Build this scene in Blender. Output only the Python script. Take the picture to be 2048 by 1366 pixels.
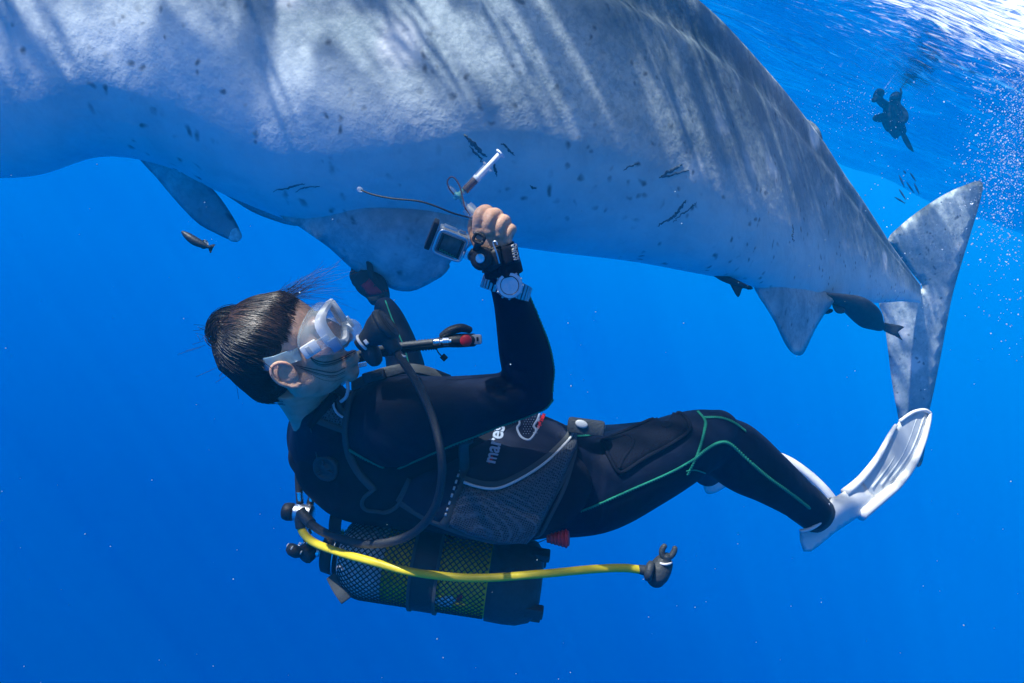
import bpy, bmesh, math, random
from mathutils import Vector, Matrix, Quaternion, noise
from mathutils.bvhtree import BVHTree
from mathutils.geometry import delaunay_2d_cdt

random.seed(7)
for o in list(bpy.data.objects):
    bpy.data.objects.remove(o)
scene = bpy.context.scene
COL = scene.collection
R = math.radians

# ------------------------------------------------------------------ camera
# sea level is z = 0; the camera hangs under it, pitched down and rolled
CAM_DEPTH = 1.9
PITCH, ROLL = R(19.5), R(22)
FPX = 1409.0                       # focal length in pixels of the 2048 px wide photograph
UPC = Vector((math.cos(PITCH) * math.sin(ROLL), math.cos(PITCH) * math.cos(ROLL), math.sin(PITCH)))
FWD = Vector((0, 0, -1))
YC = (FWD - UPC * FWD.dot(UPC)).normalized()
XC = YC.cross(UPC)
RCAM = Matrix((XC, YC, UPC))       # camera axes -> world axes
CAMLOC = Vector((0, 0, -CAM_DEPTH))
cam_data = bpy.data.cameras.new('camera')
cam_data.sensor_width = 36.0
cam_data.lens = 36.0 * FPX / 2048.0
cam_data.clip_start = 0.05
cam_data.clip_end = 400.0
camera = bpy.data.objects.new('camera', cam_data)
camera.matrix_world = Matrix.Translation(CAMLOC) @ RCAM.to_4x4()
COL.objects.link(camera)
scene.camera = camera

# ------------------------------------------------------------------ sun, world, exposure
SUN_C = Vector((-0.34, 0.84, 0.39)).normalized()      # towards the sun, in camera axes
SUN_W = RCAM @ SUN_C
sun_data = bpy.data.lights.new('sun', 'SUN')
sun_data.energy = 5.0
sun_data.angle = R(0.5)
sun_data.color = (1.0, 0.985, 0.94)
sun = bpy.data.objects.new('sun', sun_data)
sun.rotation_euler = SUN_W.to_track_quat('Z', 'Y').to_euler()
sun.location = SUN_W * 12
COL.objects.link(sun)
SUN_EL = math.asin(SUN_W.z)
SUN_AZ = math.atan2(SUN_W.x, SUN_W.y)

world = bpy.data.worlds.new('World')
scene.world = world
world.use_nodes = True
wn, wl = world.node_tree.nodes, world.node_tree.links
wn.clear()
w_out = wn.new('ShaderNodeOutputWorld')
w_bg = wn.new('ShaderNodeBackground')
w_sky = wn.new('ShaderNodeTexSky')
w_sky.sky_type = 'NISHITA'
w_sky.sun_disc = False
w_sky.sun_elevation = SUN_EL
w_sky.sun_rotation = SUN_AZ
w_tc = wn.new('ShaderNodeTexCoord')
w_sep = wn.new('ShaderNodeSeparateXYZ')
wl.new(w_tc.outputs['Generated'], w_sep.inputs[0])
w_scale = wn.new('ShaderNodeMix'); w_scale.data_type = 'RGBA'; w_scale.blend_type = 'MULTIPLY'
w_scale.inputs[0].default_value = 1.0
wl.new(w_sky.outputs[0], w_scale.inputs[6])
w_scale.inputs[7].default_value = (0.15, 0.15, 0.15, 1)
# light welling up and sideways out of the open sea: darker with depth
w_ramp = wn.new('ShaderNodeValToRGB')
w_map = wn.new('ShaderNodeMapRange')
w_map.inputs['From Min'].default_value = -1.0
w_map.inputs['From Max'].default_value = 0.4
wl.new(w_sep.outputs['Z'], w_map.inputs['Value'])
wl.new(w_map.outputs[0], w_ramp.inputs[0])
SEA_STOPS = [(0.0, (0.000, 0.002, 0.09)), (0.28, (0.000, 0.009, 0.19)), (0.50, (0.000, 0.058, 0.39)),
             (0.70, (0.000, 0.22, 0.66)), (0.86, (0.01, 0.36, 0.88)), (1.0, (0.06, 0.48, 1.0))]
els = w_ramp.color_ramp.elements
while len(els) < len(SEA_STOPS):
    els.new(0.5)
for e, (p, c) in zip(els, SEA_STOPS):
    e.position = p
    e.color = (*c, 1)
w_fac = wn.new('ShaderNodeMapRange')
w_fac.interpolation_type = 'SMOOTHSTEP'
w_fac.inputs['From Min'].default_value = 0.10
w_fac.inputs['From Max'].default_value = 0.45
wl.new(w_sep.outputs['Z'], w_fac.inputs['Value'])
w_mix = wn.new('ShaderNodeMix'); w_mix.data_type = 'RGBA'
wl.new(w_fac.outputs[0], w_mix.inputs[0])
wl.new(w_ramp.outputs[0], w_mix.inputs[6])
wl.new(w_scale.outputs[2], w_mix.inputs[7])
wl.new(w_mix.outputs[2], w_bg.inputs[0])
w_bg.inputs[1].default_value = 1.0
wl.new(w_bg.outputs[0], w_out.inputs[0])

scene.view_settings.view_transform = 'Standard'
scene.view_settings.look = 'None'
scene.view_settings.exposure = 0.88
scene.view_settings.gamma = 1.0
cy = scene.cycles
cy.use_denoising = True
try:
    cy.denoiser = 'OPENIMAGEDENOISE'
    cy.denoising_input_passes = 'RGB_ALBEDO_NORMAL'
    cy.denoising_prefilter = 'ACCURATE'
except Exception:
    pass
cy.max_bounces = 8
cy.diffuse_bounces = 2
cy.glossy_bounces = 3
cy.transmission_bounces = 5
cy.volume_bounces = 2
cy.transparent_max_bounces = 16
cy.sample_clamp_indirect = 6.0
cy.caustics_reflective = False
cy.caustics_refractive = False

# ------------------------------------------------------------------ helpers: positions
def P(px, py, d):
    """world point seen at photograph pixel (px, py), d metres in front of the lens"""
    return CAMLOC + RCAM @ Vector(((px - 1024.0) / FPX * d, (683.0 - py) / FPX * d, -d))

def D(x, y, z):
    """camera-axis direction (right, up, towards camera) in world axes"""
    return RCAM @ Vector((x, y, z))

def M(px_len, d):
    return px_len * d / FPX

def crom(p0, p1, p2, p3, t):
    return 0.5 * ((2 * p1) + (p2 - p0) * t + (2 * p0 - 5 * p1 + 4 * p2 - p3) * t * t + (3 * p1 - p0 - 3 * p2 + p3) * t ** 3)

def spline(pts, n, closed=False):
    """Catmull-Rom through tuples / vectors, n samples per span"""
    k = len(pts)
    P_ = [tuple(p) for p in pts]
    m = len(P_[0])
    out = []
    spans = k if closed else k - 1
    for i in range(spans):
        if closed:
            q = [P_[(i + j) % k] for j in (-1, 0, 1, 2)]
        else:
            q = [P_[max(0, min(k - 1, i + j))] for j in (-1, 0, 1, 2)]
        for s in range(n):
            t = s / n
            out.append(tuple(crom(q[0][c], q[1][c], q[2][c], q[3][c], t) for c in range(m)))
    if not closed:
        out.append(P_[-1])
    return out

# ------------------------------------------------------------------ helpers: mesh building
class MB:
    def __init__(self):
        self.v, self.f, self.mi = [], [], []
    def add(self, vs, fs, mi=0):
        b = len(self.v)
        self.v += [Vector(q) for q in vs]
        self.f += [tuple(b + i for i in f) for f in fs]
        self.mi += [mi] * len(fs)
        return self
    def rings(self, rings, caps=(True, True), mi=0):
        n = len(rings[0])
        vs, fs = [], []
        for r in rings:
            vs += r
        for i in range(len(rings) - 1):
            for j in range(n):
                a, b = i * n + j, i * n + (j + 1) % n
                fs.append((a, b, b + n, a + n))
        if caps[0]:
            vs.append(sum(rings[0], Vector()) / n); c = len(vs) - 1
            fs += [(c, (j + 1) % n, j) for j in range(n)]
        if caps[1]:
            vs.append(sum(rings[-1], Vector()) / n); c = len(vs) - 1
            o = (len(rings) - 1) * n
            fs += [(c, o + j, o + (j + 1) % n) for j in range(n)]
        return self.add(vs, fs, mi)
    def loft(self, secs, seg=20, n=6, mi=0, round_=True, open0=False, open1=False):
        """secs: (px, py, depth, image half-width px, depth half-width m)"""
        s = spline(secs, n)
        C_ = [P(q[0], q[1], q[2]) for q in s]
        rings = []
        k = len(s)
        fr = []
        for i in range(k):
            t = (C_[min(k - 1, i + 1)] - C_[max(0, i - 1)]).normalized()
            v = (C_[i] - CAMLOC).normalized()
            a = t.cross(v).normalized()
            b = a.cross(t).normalized()
            fr.append((C_[i], t, a, b, max(1e-4, s[i][3] * s[i][2] / FPX), max(1e-4, s[i][4])))
        def ring(c, a, b, ra, rb):
            return [c + a * (ra * math.cos(2 * math.pi * j / seg)) + b * (rb * math.sin(2 * math.pi * j / seg)) for j in range(seg)]
        if round_ and not open0:
            c, t, a, b, ra, rb = fr[0]; m = min(ra, rb)
            for e, f in ((0.62, 0.28), (0.45, 0.62), (0.25, 0.88)):
                rings.append(ring(c - t * m * e, a, b, ra * f, rb * f))
        for c, t, a, b, ra, rb in fr:
            rings.append(ring(c, a, b, ra, rb))
        if round_ and not open1:
            c, t, a, b, ra, rb = fr[-1]; m = min(ra, rb)
            for e, f in ((0.25, 0.88), (0.45, 0.62), (0.62, 0.28)):
                rings.append(ring(c + t * m * e, a, b, ra * f, rb * f))
        return self.rings(rings, (not open0, not open1), mi)
    def tube(self, pts, r, seg=8, mi=0, caps=True, flat=None):
        """pts world vectors, r radius or list; parallel transport"""
        k = len(pts)
        rr = r if isinstance(r, (list, tuple)) else [r] * k
        t0 = (pts[1] - pts[0]).normalized()
        up = Vector((0, 0, 1)) if abs(t0.z) < 0.9 else Vector((1, 0, 0))
        a = t0.cross(up).normalized()
        rings = []
        tp = t0
        for i in range(k):
            t = (pts[min(k - 1, i + 1)] - pts[max(0, i - 1)])
            t = t.normalized() if t.length > 1e-9 else tp
            q = tp.rotation_difference(t)
            a = q @ a
            a = (a - t * a.dot(t)).normalized()
            b = t.cross(a)
            tp = t
            rings.append([pts[i] + (a * math.cos(2 * math.pi * j / seg) + b * math.sin(2 * math.pi * j / seg)) * rr[i] for j in range(seg)])
        return self.rings(rings, (caps, caps), mi)
    def ribbon(self, pts, nors, width, thick, mi=0):
        k = len(pts)
        ww = width if isinstance(width, (list, tuple)) else [width] * k
        rings = []
        for i in range(k):
            t = (pts[min(k - 1, i + 1)] - pts[max(0, i - 1)]).normalized()
            n = (nors[i] - t * nors[i].dot(t)).normalized()
            s = t.cross(n)
            w = ww[i] / 2
            h = thick
            rings.append([pts[i] + s * w - n * h * .3, pts[i] + s * w + n * h * .7, pts[i] + s * (w * .85) + n * h, pts[i] - s * (w * .85) + n * h,
                          pts[i] - s * w + n * h * .7, pts[i] - s * w - n * h * .3])
        return self.rings(rings, (True, True), mi)
    def box(self, mat, sx, sy, sz, bev=0.0, mi=0):
        """axis box of full sizes in frame mat (4x4), chamfered"""
        bm = bmesh.new()
        bmesh.ops.create_cube(bm, size=1.0)
        bmesh.ops.scale(bm, vec=(sx, sy, sz), verts=bm.verts)
        if bev > 0:
            bmesh.ops.bevel(bm, geom=list(bm.edges), offset=bev, segments=2, affect='EDGES', profile=0.6)
        return self.bm(bm, mat, mi)
    def bm(self, bm, mat=None, mi=0):
        if mat is not None:
            bm.transform(mat)
        bm.verts.index_update()
        vs = [v.co.copy() for v in bm.verts]
        fs = [tuple(v.index for v in f.verts) for f in bm.faces]
        bm.free()
        return self.add(vs, fs, mi)
    def ball(self, c, r, mat=None, sub=2, mi=0):
        bm = bmesh.new()
        bmesh.ops.create_icosphere(bm, subdivisions=sub, radius=1.0)
        rr = r if isinstance(r, (list, tuple)) else (r, r, r)
        m = Matrix.Translation(c) @ (mat.to_4x4() if mat is not None else Matrix.Identity(4)) @ Matrix.Diagonal((*rr, 1))
        return self.bm(bm, m, mi)
    def lathe(self, origin, axis, prof, seg=24, mi=0, ref=None, phase=0.0):
        """prof: (distance along axis, radius)"""
        axis = axis.normalized()
        ref = ref or (Vector((0, 0, 1)) if abs(axis.z) < 0.9 else Vector((1, 0, 0)))
        a = axis.cross(ref).normalized(); b = axis.cross(a)
        rings = [[origin + axis * h + (a * math.cos(phase + 2 * math.pi * j / seg) + b * math.sin(phase + 2 * math.pi * j / seg)) * max(r, 1e-5) for j in range(seg)] for h, r in prof]
        return self.rings(rings, (True, True), mi)
    def mesh(self, name, off=None):
        me = bpy.data.meshes.new(name)
        o = off or Vector()
        me.from_pydata([tuple(q - o) for q in self.v], [], self.f)
        bm = bmesh.new(); bm.from_mesh(me)
        bmesh.ops.recalc_face_normals(bm, faces=bm.faces)
        bm.to_mesh(me); bm.free()
        me.update()
        return me
    def build(self, name, mat, parent=None, smooth=True, angle=None):
        off = woff(parent)
        me = self.mesh(name, off)
        o = bpy.data.objects.new(name, me)
        COL.objects.link(o)
        if parent:
            o.parent = parent
        for m in (mat if isinstance(mat, (list, tuple)) else [mat]):
            me.materials.append(m)
        if isinstance(mat, (list, tuple)) and len(self.mi) == len(me.polygons):
            me.polygons.foreach_set('material_index', self.mi)
        if smooth:
            if angle is None:
                me.shade_smooth()
            else:
                me.shade_smooth()
                try:
                    me.set_sharp_from_angle(angle=R(angle))
                except Exception:
                    pass
        return o
    def bvh(self):
        return BVHTree.FromPolygons([tuple(q) for q in self.v], self.f)

def woff(o):
    v = Vector()
    while o is not None:
        v += o.location; o = o.parent
    return v

def empty(name, loc, label=None, cat=None, group=None):
    o = bpy.data.objects.new(name, None)
    o.location = loc
    o.empty_display_size = 0.05
    COL.objects.link(o)
    o.matrix_world = Matrix.Translation(loc)
    tag(o, label, cat, group)
    return o

def tag(o, label=None, cat=None, group=None, kind=None):
    if label: o['label'] = label
    if cat: o['category'] = cat
    if group: o['group'] = group
    if kind: o['kind'] = kind
    return o

def bvh_of(o):
    me = o.data
    off = woff(o.parent)
    return BVHTree.FromPolygons([tuple(v.co + off) for v in me.vertices], [tuple(p.vertices) for p in me.polygons])

def hit(bvhs, px, py, fallback=None):
    """first surface met along the sight line of a pixel: location, normal"""
    d = (P(px, py, 1.0) - CAMLOC).normalized()
    best = None
    for b in (bvhs if isinstance(bvhs, (list, tuple)) else [bvhs]):
        loc, nor, idx, dist = b.ray_cast(CAMLOC, d)
        if loc is not None and (best is None or dist < best[2]):
            if nor.dot(d) > 0:
                nor = -nor
            best = (loc, nor, dist)
    if best is None:
        b = bvhs[0] if isinstance(bvhs, (list, tuple)) else bvhs
        q = P(px, py, fallback or 1.6)
        loc, nor, idx, dist = b.find_nearest(q)
        best = (loc, nor, 0)
    return best[0], best[1]

def depth_of(p):
    return -(RCAM.transposed() @ (p - CAMLOC)).z

def surf_line(bvhs, pts, n=6, lift=0.0, fallback=None):
    """smooth pixel path laid on surfaces -> points and normals"""
    A, N = [], []
    prev = None
    for q in spline(pts, n):
        l, nn = hit(bvhs, q[0], q[1], fallback)
        if prev is not None and abs(depth_of(l) - prev) > 0.09:       # slipped off an edge: stay on the same surface
            g = P(q[0], q[1], prev)
            best = None
            for b in (bvhs if isinstance(bvhs, (list, tuple)) else [bvhs]):
                r_ = b.find_nearest(g)
                if best is None or r_[3] < best[3]: best = r_
            l, nn = best[0], best[1]
            if nn.dot(l - CAMLOC) > 0.3 * (l - CAMLOC).length: nn = -nn
        prev = depth_of(l)
        A.append(l + nn * lift); N.append(nn)
    for _ in range(2):                              # relax jitter
        A = [A[0]] + [A[i] * .5 + (A[i - 1] + A[i + 1]) * .25 for i in range(1, len(A) - 1)] + [A[-1]]
        N = [N[0]] + [(N[i] * .5 + (N[i - 1] + N[i + 1]) * .25).normalized() for i in range(1, len(N) - 1)] + [N[-1]]
    return A, N

def inside(poly, x, y):
    c = False
    n = len(poly)
    j = n - 1
    for i in range(n):
        xi, yi = poly[i][0], poly[i][1]; xj, yj = poly[j][0], poly[j][1]
        if (yi > y) != (yj > y) and x < (xj - xi) * (y - yi) / (yj - yi) + xi:
            c = not c
        j = i
    return c

def edge_dist(poly, x, y):
    m = 1e9
    n = len(poly)
    for i in range(n):
        x1, y1 = poly[i][0], poly[i][1]; x2, y2 = poly[(i + 1) % n][0], poly[(i + 1) % n][1]
        dx, dy = x2 - x1, y2 - y1
        L = dx * dx + dy * dy
        t = 0 if L == 0 else max(0, min(1, ((x - x1) * dx + (y - y1) * dy) / L))
        m = min(m, math.hypot(x - x1 - t * dx, y - y1 - t * dy))
    return m

def fill(outline, step):
    """triangulate a closed pixel outline with inner points -> pts, tris, boundary count"""
    bd = []
    n = len(outline)
    for i in range(n):
        x1, y1 = outline[i][:2]; x2, y2 = outline[(i + 1) % n][:2]
        k = max(1, int(math.hypot(x2 - x1, y2 - y1) / step + 0.5))
        for s in range(k):
            bd.append((x1 + (x2 - x1) * s / k, y1 + (y2 - y1) * s / k))
    xs = [q[0] for q in bd]; ys = [q[1] for q in bd]
    inner = []
    y = min(ys); row = 0
    while y < max(ys):
        x = min(xs) + (step / 2 if row % 2 else 0)
        while x < max(xs):
            if inside(bd, x, y) and edge_dist(bd, x, y) > step * 0.55:
                inner.append((x, y))
            x += step
        y += step * 0.866; row += 1
    pts = [Vector(q) for q in bd + inner]
    nb = len(bd)
    r = delaunay_2d_cdt(pts, [(i, (i + 1) % nb) for i in range(nb)], [list(range(nb))], 1, 1e-4)
    V_, F_ = r[0], r[2]
    return [tuple(q) for q in V_], [tuple(f) for f in F_], bd

def slab(outline, depth, thick, step=10, edge=20, mb=None, normal=None, smooth_n=0, mi=0, bulge=None, front=1.0, back=1.0):
    """lens-shaped solid from a pixel outline; depth(px,py) -> metres"""
    o = spline(outline, smooth_n, True) if smooth_n else outline
    V_, F_, bd = fill(o, step)
    mb = mb or MB()
    fr, bk = [], []
    on_edge = []
    nb = [set() for _ in V_]
    for f in F_:
        for i in range(len(f)):
            nb[f[i]].add(f[i - 1]); nb[f[i - 1]].add(f[i])
    prof, dep = [], []
    for x, y in V_:
        e = edge_dist(bd, x, y)
        on_edge.append(e < 0.05)
        prof.append(math.sqrt(max(0.0, 1 - (1 - min(1.0, e / edge)) ** 2)))
        dep.append(depth(x, y) if callable(depth) else depth)
    for _ in range(34):                                # no ridges along the middle
        prof = [0.0 if on_edge[i] else prof[i] * .5 + .5 * sum(prof[j] for j in nb[i]) / len(nb[i]) for i in range(len(prof))]
        dep = [dep[i] if on_edge[i] else dep[i] * .5 + .5 * sum(dep[j] for j in nb[i]) / len(nb[i]) for i in range(len(dep))]
    for i, (x, y) in enumerate(V_):
        d, p = dep[i], prof[i]
        c = P(x, y, d)
        nrm = normal if normal is not None else (CAMLOC - c).normalized()
        th = thick(x, y) if callable(thick) else thick
        fr.append(c + nrm * th * 0.5 * p * front)
        bk.append(c - nrm * th * 0.5 * p * back)
    n = len(V_)
    vs = fr[:]
    idx = {}
    for i in range(n):
        if on_edge[i]:
            idx[i] = i
        else:
            idx[i] = len(vs); vs.append(bk[i])
    fs = [f for f in F_] + [tuple(idx[i] for i in reversed(f)) for f in F_]
    mb.add(vs, fs, mi)
    return mb

def patch(outline, bvhs, thick, step=10, lift=0.001, edge=8, smooth_n=0, mb=None, fallback=None, mi=0, bump=None, sink=0.004, rel=0):
    """panel laid on surfaces: front skin at lift + thick inside, skirt sunk into the surface at its edge"""
    o = spline(outline, smooth_n, True) if smooth_n else outline
    V_, F_, bd = fill(o, step)
    mb = mb or MB()
    L, N, U = [], [], []
    for x, y in V_:
        l, nn = hit(bvhs, x, y, fallback)
        L.append(l); N.append(nn)
        U.append(edge_dist(bd, x, y))
    if rel:                                           # relax along the panel
        nb = [set() for _ in V_]
        for f in F_:
            for i in range(len(f)):
                nb[f[i]].add(f[i - 1]); nb[f[i - 1]].add(f[i])
        for _ in range(rel):
            L = [L[i] if U[i] < 0.05 else L[i] * .5 + sum((L[j] for j in nb[i]), Vector()) / len(nb[i]) * .5 for i in range(len(L))]
            N = [(N[i] + sum((N[j] for j in nb[i]), Vector()) / max(1, len(nb[i]))).normalized() for i in range(len(N))]
    fr = []
    for i, (x, y) in enumerate(V_):
        p = math.sqrt(max(0.0, 1 - (1 - min(1.0, U[i] / edge)) ** 2))
        b = bump(x, y) if bump else 0.0
        fr.append(L[i] + N[i] * (lift + thick * (0.45 + 0.55 * p) + b * p))
    n = len(V_)
    mb.add(fr + [L[i] - N[i] * sink for i in range(n)],
           list(F_) + [tuple(n + i for i in reversed(f)) for f in F_] + skirt(F_, n), mi)
    return mb

def skirt(F_, n):
    cnt = {}
    for f in F_:
        for i in range(len(f)):
            a, b = f[i - 1], f[i]
            cnt[(a, b)] = 1
    return [(b, a, a + n, b + n) for (a, b) in cnt if (b, a) not in cnt]

def remesh(mb, name, voxel, smooth_it=6, fac=0.5):
    """fuse overlapping closed shells into one continuous skin, returned as MB"""
    me = mb.mesh(name + '_tmp')
    o = bpy.data.objects.new(name + '_tmp', me)
    COL.objects.link(o)
    m = o.modifiers.new('r', 'REMESH'); m.mode = 'VOXEL'; m.voxel_size = voxel
    if smooth_it:
        s = o.modifiers.new('s', 'SMOOTH'); s.factor = fac; s.iterations = smooth_it
    dg = bpy.context.evaluated_depsgraph_get()
    ev = o.evaluated_get(dg)
    em = ev.to_mesh()
    out = MB()
    out.add([v.co.copy() for v in em.vertices], [tuple(p.vertices) for p in em.polygons])
    ev.to_mesh_clear()
    bpy.data.objects.remove(o)
    bpy.data.meshes.remove(me)
    return out

def frame(origin, x, y):
    """4x4 from origin, x axis, approximate y axis"""
    x = x.normalized(); z = x.cross(y).normalized(); y = z.cross(x)
    return Matrix(((x.x, y.x, z.x, origin.x), (x.y, y.y, z.y, origin.y), (x.z, y.z, z.z, origin.z), (0, 0, 0, 1)))

def copy_tree(o, parent=None):
    c = o.copy(); COL.objects.link(c); c.parent = parent
    for ch in list(o.children):
        copy_tree(ch, c)
    return c

# ------------------------------------------------------------------ helpers: materials
def mat(name, col, rough=0.5, metal=0.0, var=0.0, vscale=20.0, bump=0.0, bscale=80.0, spec=0.5, trans=0.0, alpha=1.0, ior=1.45,
        sss=0.0, sheen=0.0, coat=0.0, col2=None, weave=0.0, wscale=400.0, stretch=None):
    m = bpy.data.materials.new(name)
    m.use_nodes = True
    nt = m.node_tree; n = nt.nodes; l = nt.links
    b = n['Principled BSDF']
    b.inputs['Base Color'].default_value = (*col, 1)
    b.inputs['Roughness'].default_value = rough
    b.inputs['Metallic'].default_value = metal
    b.inputs['IOR'].default_value = ior
    b.inputs['Specular IOR Level'].default_value = spec
    b.inputs['Transmission Weight'].default_value = trans
    b.inputs['Alpha'].default_value = alpha
    b.inputs['Coat Weight'].default_value = coat
    if sss:
        b.inputs['Subsurface Weight'].default_value = sss
        b.inputs['Subsurface Radius'].default_value = (0.012, 0.005, 0.003)
        b.inputs['Subsurface Scale'].default_value = 1.0
    if sheen:
        b.inputs['Sheen Weight'].default_value = sheen
        b.inputs['Sheen Roughness'].default_value = 0.5
    tc = n.new('ShaderNodeTexCoord')
    src = tc.outputs['Object']
    if stretch:
        mp = n.new('ShaderNodeMapping'); mp.inputs['Scale'].default_value = stretch
        l.new(src, mp.inputs[0]); src = mp.outputs[0]
    if var > 0:
        t = n.new('ShaderNodeTexNoise'); t.inputs['Scale'].default_value = vscale; t.inputs['Detail'].default_value = 5
        l.new(src, t.inputs['Vector'])
        r = n.new('ShaderNodeMapRange'); r.inputs['From Min'].default_value = 0.3; r.inputs['From Max'].default_value = 0.7
        l.new(t.outputs['Fac'], r.inputs['Value'])
        mx = n.new('ShaderNodeMix'); mx.data_type = 'RGBA'
        c2 = col2 or tuple(max(0, c * (1 - var)) for c in col)
        mx.inputs[6].default_value = (*c2, 1); mx.inputs[7].default_value = (*(col if col2 else tuple(min(1, c * (1 + var)) for c in col)), 1)
        l.new(r.outputs[0], mx.inputs[0]); l.new(mx.outputs[2], b.inputs['Base Color'])
    last = None
    if bump > 0:
        t = n.new('ShaderNodeTexNoise'); t.inputs['Scale'].default_value = bscale; t.inputs['Detail'].default_value = 4
        l.new(src, t.inputs['Vector'])
        bp = n.new('ShaderNodeBump'); bp.inputs['Strength'].default_value = bump; bp.inputs['Distance'].default_value = 0.01
        l.new(t.outputs['Fac'], bp.inputs['Height']); last = bp
    if weave > 0:
        t = n.new('ShaderNodeTexVoronoi'); t.inputs['Scale'].default_value = wscale
        l.new(src, t.inputs['Vector'])
        bp = n.new('ShaderNodeBump'); bp.inputs['Strength'].default_value = weave; bp.inputs['Distance'].default_value = 0.002
        l.new(t.outputs['Distance'], bp.inputs['Height'])
        if last: l.new(last.outputs[0], bp.inputs['Normal'])
        last = bp
    if last:
        l.new(last.outputs[0], b.inputs['Normal'])
    return m
# ================================================================== the sea: surface, haze
def sea_surface_material():
    m = bpy.data.materials.new('rippled_sea_surface'); m.use_nodes = True
    nt = m.node_tree; n = nt.nodes; l = nt.links; n.clear()
    out = n.new('ShaderNodeOutputMaterial')
    tc = n.new('ShaderNodeTexCoord')
    # ripples: small waves with long crests
    mp = n.new('ShaderNodeMapping'); mp.inputs['Rotation'].default_value = (0, 0, R(25)); mp.inputs['Scale'].default_value = (1.0, 2.6, 1.0); mp.inputs['Location'].default_value = (0.35, 0.2, 0)
    l.new(tc.outputs['Object'], mp.inputs[0])
    n1 = n.new('ShaderNodeTexNoise'); n1.inputs['Scale'].default_value = 1.3; n1.inputs['Detail'].default_value = 6; n1.inputs['Distortion'].default_value = 0.5
    l.new(mp.outputs[0], n1.inputs['Vector'])
    bp = n.new('ShaderNodeBump'); bp.inputs['Strength'].default_value = 1.0; bp.inputs['Distance'].default_value = 0.17
    l.new(n1.outputs['Fac'], bp.inputs['Height'])
    # how the waves gather and thin the sunlight that passes
    v1 = n.new('ShaderNodeTexNoise'); v1.inputs['Scale'].default_value = 2.2; v1.inputs['Detail'].default_value = 3; v1.inputs['Distortion'].default_value = 1.2
    l.new(mp.outputs[0], v1.inputs['Vector'])
    r1 = n.new('ShaderNodeMapRange'); r1.interpolation_type = 'SMOOTHSTEP'
    r1.inputs['From Min'].default_value = 0.41; r1.inputs['From Max'].default_value = 0.56
    r1.inputs['To Min'].default_value = 0.16; r1.inputs['To Max'].default_value = 1.0
    l.new(v1.outputs['Fac'], r1.inputs['Value'])
    tint = n.new('ShaderNodeMix'); tint.data_type = 'RGBA'; tint.blend_type = 'MULTIPLY'; tint.inputs[0].default_value = 1
    l.new(r1.outputs[0], tint.inputs[6]); tint.inputs[7].default_value = (0.93, 0.97, 1.0, 1)
    tr = n.new('ShaderNodeBsdfTransparent'); l.new(tint.outputs[2], tr.inputs[0])
    gl = n.new('ShaderNodeBsdfGlossy'); gl.inputs['Roughness'].default_value = 0.06; gl.inputs['Color'].default_value = (0.9, 0.95, 1, 1)
    l.new(bp.outputs[0], gl.inputs['Normal'])
    fr = n.new('ShaderNodeFresnel'); fr.inputs['IOR'].default_value = 1.33
    l.new(bp.outputs[0], fr.inputs['Normal'])
    mx = n.new('ShaderNodeMixShader')
    l.new(fr.outputs[0], mx.inputs[0]); l.new(tr.outputs[0], mx.inputs[1]); l.new(gl.outputs[0], mx.inputs[2])
    # churned white water round the thrashing tail, breaking up outwards
    at = n.new('ShaderNodeVertexColor'); at.layer_name = 'foam'
    fn = n.new('ShaderNodeTexNoise'); fn.inputs['Scale'].default_value = 3.2; fn.inputs['Detail'].default_value = 9; fn.inputs['Roughness'].default_value = 0.68; fn.inputs['Distortion'].default_value = 0.8
    l.new(mp.outputs[0], fn.inputs['Vector'])
    ad = n.new('ShaderNodeMath'); ad.operation = 'ADD'
    l.new(fn.outputs['Fac'], ad.inputs[0]); l.new(at.outputs['Color'], ad.inputs[1])
    fm = n.new('ShaderNodeMapRange'); fm.interpolation_type = 'SMOOTHSTEP'
    fm.inputs['From Min'].default_value = 0.74; fm.inputs['From Max'].default_value = 1.02
    l.new(ad.outputs[0], fm.inputs['Value'])
    df = n.new('ShaderNodeBsdfTranslucent'); df.inputs['Color'].default_value = (0.95, 0.97, 1.0, 1)
    d2 = n.new('ShaderNodeBsdfDiffuse'); d2.inputs['Color'].default_value = (0.9, 0.93, 0.95, 1)
    fx = n.new('ShaderNodeMixShader'); fx.inputs[0].default_value = 0.3
    l.new(df.outputs[0], fx.inputs[1]); l.new(d2.outputs[0], fx.inputs[2])
    m2 = n.new('ShaderNodeMixShader')
    l.new(fm.outputs[0], m2.inputs[0]); l.new(mx.outputs[0], m2.inputs[1]); l.new(fx.outputs[0], m2.inputs[2])
    l.new(m2.outputs[0], out.inputs['Surface'])
    return m

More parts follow.
